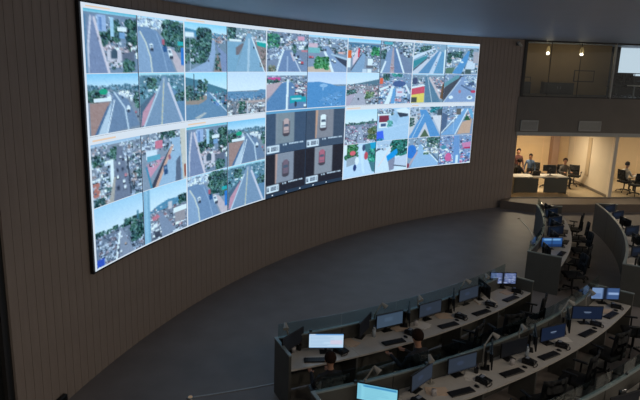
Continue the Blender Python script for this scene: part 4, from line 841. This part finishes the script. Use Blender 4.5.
    part('mouth', M['clothred'], root, lambda bm: ball(bm, fc + Vector((0, .082, -.052)), .018, (1.1, .4, .3), 8, 6))
    return root
def dperson(r, a, rel, **k): p_ = pol(r, a); return person(loc=p_, rz=R_(a + 90 + rel), **k)
dperson(15.58, -64.35, -6, label='person in dark clothes seated before the bright white monitor, seen from behind', pose='sit', top='clothdark', bottom='clothdark', hair='hairbrown', reach=.12, scale=.93)
dperson(15.72, -58.45, 5, label='person in dark clothes leaning at the middle of the front desk, seen from behind', pose='sit', top='clothdark', bottom='clothdark', hair='hairbrown', lean=.08, reach=.12)

# ================================================================== GROUND ROOMS
RF = 0.34
def room_desk(x0, x1, y0, y1, label, gap=None):
    t = thing('meeting_desk', label, 'desk', ((x0 + x1) / 2, (y0 + y1) / 2, RF), FA)
    L = x1 - x0; D = y1 - y0
    part('top', M['worktop'], t, lambda bm: rbox(bm, (0, 0, .735), (L, D, .035), .006, 1))
    segs = [(-.5, -.04), (.06, .5)]
    for a, b in segs:
        part('front_panel', M['panel'], t, lambda bm: box(bm, ((a + b) / 2 * L, -D / 2 + .03, .38), ((b - a) * L - .03, .03, .62)))
    for s in (-1, 1):
        part('side_panel', M['panel'], t, lambda bm: box(bm, (s * (L / 2 - .03), 0, .36), (.03, D - .06, .71)))
    return t
room_desk(8.1, 10.55, 25.2, 25.95, 'long desk with grey front panels in the left ground room')
def laptop(loc, rz, label):
    t = thing('laptop', label, 'laptop', (loc[0], loc[1], loc[2] + .002), rz)
    part('keyboard_deck', M['black'], t, lambda bm: box(bm, (0, -.1, .01), (.34, .23, .018)))
    part('lid', M['black'], t, lambda bm: box(bm, (0, .05, .12), (.34, .012, .22), 0, Matrix.Rotation(-.25, 4, 'X')))
def small_monitor(loc, rz, label):
    t = thing('monitor', label, 'monitor', loc, rz)
    child('housing', SHELL, t, (0, 0, .32)); child('screen', screen_mesh(pm_off), t, (0, 0, .32)); child('stand', STAND, t); child('arm', ARM, t)
small_monitor((9.85, 25.7, RF + .7525), R_(190), 'black monitor seen from behind on the long desk of the left ground room')
laptop((9.25, 25.6, RF + .7525), R_(185), 'black laptop on the long desk of the left ground room')
person('person in dark clothes seated in profile beside the end of the curved wall', (8.72, 26.28, RF), R_(-70), 'sit', 'clothdark', 'clothdark', 'hair', reach=.05)
person('person in a dark red top standing behind the long desk', (8.98, 27.3, RF), R_(175), 'stand', 'clothred', 'clothdark', 'hair', long_hair=True, scale=.94)
person('person in a blue top standing at the long desk', (9.40, 26.85, RF), R_(160), 'stand', 'jeans', 'clothdark', 'hair', long_hair=True, scale=.85)
GC = 'black office chairs in the ground rooms'
chair((8.72, 26.28, RF), R_(-70), 'black office chair under the person in dark clothes by the end of the curved wall', GC)
chair((9.78, 27.4, RF), R_(150), 'black office chair right of the person in the blue top', GC)
person('person in grey clothes seated near the back of the left ground room', (10.98, 26.9, RF), R_(185), 'sit', 'clothgrey', 'clothdark', 'hairbrown')
chair((10.98, 26.9, RF), R_(185), 'black office chair under the person in grey clothes', GC)
chair((10.22, 26.75, RF), R_(20), 'black office chair just left of the person in grey clothes', GC)
chair((11.68, 27.4, RF), R_(-30), 'black office chair just right of the person in grey clothes', GC)
# right ground room
person('person with white sleeves seated in profile at a desk', (13.5, 26.35, RF), R_(-75), 'sit', 'clothwhite', 'clothdark', 'hair', reach=.08)
chair((13.5, 26.35, RF), R_(-75), 'black office chair under the person with white sleeves', GC)
chair((12.98, 27.15, RF), R_(160), 'black office chair left of the person with white sleeves', GC)
chair((13.62, 25.6, RF), R_(10), 'black office chair in front of the person with white sleeves', GC)
t = thing('meeting_desk', 'pale desk at the right edge in the right ground room', 'desk', (14.88, 26.5, RF), FA)
part('top', M['worktop'], t, lambda bm: rbox(bm, (0, 0, .735), (1.4, .8, .035), .006, 1))
for sx in (-1, 1):
    for sy in (-1, 1): part('leg', M['leg'], t, lambda bm: box(bm, (sx * .64, sy * .34, .36), (.05, .05, .72)))
# vest over the white shirt
# ------------------------------------------------------------------ ceiling lamps of the ground rooms
M['warm_lamp'] = emit_mat('warm_lamp', (255, 206, 150), 3.0)
def panel_lamp(x, y, z, label, power, col=(1, .80, .56), sz=.6):
    t = thing('ceiling_lamp', label, 'lamp', (x, y, z), FA, 'ceiling panel lamps of the ground rooms')
    part('frame', M['frame'], t, lambda bm: box(bm, (0, 0, -.01), (sz + .04, sz + .04, .02)))
    part('diffuser', M['warm_lamp'], t, lambda bm: box(bm, (0, 0, -.025), (sz, sz, .012)))
    ld = bpy.data.lights.new('panel_light', 'AREA'); ld.energy = power; ld.color = col; ld.size = sz
    lo = bpy.data.objects.new('panel_light', ld); COL.objects.link(lo); lo.parent = t; lo.location = (0, 0, -.05)
ROOMW = 42
panel_lamp(9.0, 26.7, 3.08, 'square ceiling lamp above the long desk of the left ground room', ROOMW * 2.2)
panel_lamp(10.6, 27.2, 3.08, 'square ceiling lamp near the white partition of the left ground room', ROOMW)
panel_lamp(13.6, 26.9, 3.08, 'square ceiling lamp above the person with white sleeves', ROOMW)
panel_lamp(16.2, 26.9, 3.08, 'square ceiling lamp at the far right of the right ground room', ROOMW)

# ================================================================== UPPER ROOM
M['shade'] = mat('pendant_shade', (206, 190, 150), rough=.5, emis=(255, 214, 140), emis_s=.22)
M['bulb'] = emit_mat('pendant_bulb', (255, 240, 214), 6.0)
def pendant(x, y, label):
    t = thing('pendant_lamp', label, 'lamp', (x, y, CEIL), 0, 'pendant lamps of the upper room')
    part('cord', M['black'], t, lambda bm: cyl(bm, (0, 0, -.14), (0, 0, 0), .008))
    part('shade', M['shade'], t, lambda bm: cyl(bm, (0, 0, -.36), (0, 0, -.13), .10, .03, 20), True)
    part('bulb', M['bulb'], t, lambda bm: ball(bm, (0, 0, -.43), .065))
    ld = bpy.data.lights.new('pendant_light', 'POINT'); ld.energy = 4.5; ld.color = (1, .82, .55); ld.shadow_soft_size = .08
    lo = bpy.data.objects.new('pendant_light', ld); COL.objects.link(lo); lo.parent = t; lo.location = (0, 0, -.56)
pendant(9.52, 26.5, 'glowing cone pendant lamp in the upper room, the one on the left')
pendant(10.97, 26.55, 'glowing cone pendant lamp in the upper room, the one on the right')
UF = 4.485
def credenza(x, y, wdt, label):
    t = thing('low_cabinet', label, 'cabinet', (x, y, UF))
    part('body', M['darkframe'], t, lambda bm: box(bm, (0, 0, .26), (wdt, .42, .5)))
    for k in range(2):
        d = part('door', M['darkframe'], t, lambda bm: box(bm, ((k - .5) * wdt * .49, -.222, .27), (wdt * .47, .02, .44)))
        part('handle', M['metal'], d, lambda bm: box(bm, ((k - .5) * wdt * .1, -.24, .3), (.02, .02, .12)))
    part('top', M['upwall'], t, lambda bm: box(bm, (0, 0, .53), (wdt + .04, .46, .03)))
credenza(8.65, 26.9, .7, 'small dark cabinet at the left end of the upper room')
credenza(10.3, 27.1, 1.3, 'wide dark cabinet below the pendant lamps of the upper room')
def pict(x, z, w_, h_, label):
    t = thing('framed_board', label, 'board', (x, 27.53, z))
    part('frame', M['darkframe'], t, lambda bm: box(bm, (0, 0, 0), (w_, .03, h_)))
    part('face', M['upwall'], t, lambda bm: box(bm, (0, -.012, 0), (w_ - .06, .03, h_ - .06)))
pict(8.95, 5.05, .6, .3, 'low framed board on the brown wall at the left of the upper room')
pict(11.6, 5.3, .9, .5, 'framed board on the brown wall near the mullion of the upper room')
GU = 'dark chairs in the upper room'
chair((12.25, 25.85, UF), R_(120), 'dark chair in the upper room right behind the bright mullion', GU)
chair((13.1, 26.1, UF), R_(200), 'dark chair in the upper room under the daylit window', GU)
chair((13.75, 26.3, UF), R_(150), 'dark chair in the upper room at the right, below the daylit window', GU)
chair((12.75, 26.7, UF), R_(160), 'dark chair in the upper room behind the small white table', GU)
t = thing('side_table', 'small white table in the upper room between dark chairs', 'table', (12.85, 25.42, UF))
part('top', M['paper'], t, lambda bm: cyl(bm, (0, 0, .5), (0, 0, .53), .28, seg=24)); part('stem', M['metal'], t, lambda bm: cyl(bm, (0, 0, .02), (0, 0, .5), .03)); part('foot', M['metal'], t, lambda bm: cyl(bm, (0, 0, 0), (0, 0, .02), .2, seg=20))
t = thing('guard_rail', 'thin dark guard rail below the daylit window of the upper room', 'railing', (15.2, 28.6, UF))
for k in range(5): part('post', M['darkframe'], t, lambda bm: cyl(bm, (-1.6 + k * .8, 0, 0), (-1.6 + k * .8, 0, 1.0), .02))
for z in (.35, .65, 1.0): part('rail', M['darkframe'], t, lambda bm: cyl(bm, (-1.6, 0, z), (1.6, 0, z), .018))

# ------------------------------------------------------------------ fixtures on the fascia and walls
def grille(x0, x1, z0, z1, label):
    xm = (x0 + x1) / 2
    t = thing('air_grille', label, 'air vent', (xm, yf(xm) - .012, (z0 + z1) / 2), FA, 'air grilles on the fascia')
    W2 = x1 - x0; H2 = z1 - z0
    part('backing', M['fascia'], t, lambda bm: box(bm, (0, .006, 0), (W2, .01, H2)))
    part('frame', M['grille'], t, lambda bm: (box(bm, (0, -.01, H2 / 2 - .02), (W2, .04, .04)), box(bm, (0, -.01, -H2 / 2 + .02), (W2, .04, .04)), box(bm, (W2 / 2 - .02, -.01, 0), (.04, .04, H2)), box(bm, (-W2 / 2 + .02, -.01, 0), (.04, .04, H2))))
    for k in range(8):
        part('slat', M['grille'], t, lambda bm: box(bm, (0, -.006, -H2 / 2 + .06 + k * (H2 - .12) / 7), (W2 - .08, .02, .028), 0))
grille(7.92, 8.66, 3.12, 3.55, 'grey air grille on the fascia beside the end of the curved wall')
grille(10.38, 11.35, 3.15, 3.56, 'grey air grille on the fascia above the white partition')
t = thing('security_camera', 'small grey camera on the curved wall just below the ceiling', 'camera', wallpt(116.2, 6.46, .03), R_(116.2 + 90))
part('bracket', M['leg'], t, lambda bm: box(bm, (0, .03, 0), (.1, .06, .1)))
part('body', M['grille'], t, lambda bm: cyl(bm, (-.1, .12, -.05), (.1, .16, .06), .05, seg=14))
part('lens', M['black'], t, lambda bm: cyl(bm, (-.115, .117, -.058), (-.1, .12, -.05), .035, seg=12))
t = thing('wall_socket_box', 'small black box low on the curved wall at the lower left', 'socket box', wallpt(170.0, .0, .06), R_(170 + 90))
part('box', M['black'], t, lambda bm: rbox(bm, (0, .0, .1), (.26, .08, .2), .01, 1)); part('cover', M['darkwall'], t, lambda bm: box(bm, (0, .045, .1), (.2, .012, .14)))
M['floor_lamp'] = emit_mat('floor_spot', (220, 190, 160), .25)
for a, lb in ((-71.7, 'tiny warm floor light at the left end of the floor strip'), (-1.3, 'tiny warm floor light at the right end of the floor strip')):
    t = thing('floor_light', lb, 'lamp', pol(14.075, a), R_(a), 'lights ending the floor strip')
    part('ring', M['frame'], t, lambda bm: cyl(bm, (0, 0, 0), (0, 0, .015), .07, .06, 16)); part('lens', M['floor_lamp'], t, lambda bm: cyl(bm, (0, 0, .012), (0, 0, .022), .04, seg=14))

# ------------------------------------------------------------------ downlights added out of view to light the hall's wall and desks
def downlight(x, y, label, power):
    t = thing('added_downlight', label, 'lamp', (x, y, CEIL), 0, 'added unseen downlights of the hall')
    part('ring', M['frame'], t, lambda bm: cyl(bm, (0, 0, -.02), (0, 0, 0), .13, .14, 20))
    part('lens', M['warm_lamp'], t, lambda bm: cyl(bm, (0, 0, -.03), (0, 0, -.018), .10, seg=20))
    ld = bpy.data.lights.new('downlight', 'AREA'); ld.shape = 'DISK'; ld.size = .22; ld.energy = power; ld.color = (1.0, .86, .70); ld.spread = R_(165)
    lo = bpy.data.objects.new('downlight', ld); COL.objects.link(lo); lo.parent = t; lo.location = (0, 0, -.05)
for i, (x, y) in enumerate(((2.0, 1.5), (6.0, 2.5), (10.0, 4.5), (13.0, 7.5), (15.5, 11.0), (17.0, 15.0))):
    downlight(x, y, 'added unseen downlight of the hall ceiling, %s counting from the left' % ORD[i], LAMP_W * (.4, .7, 1, 1, 1, 1)[i])
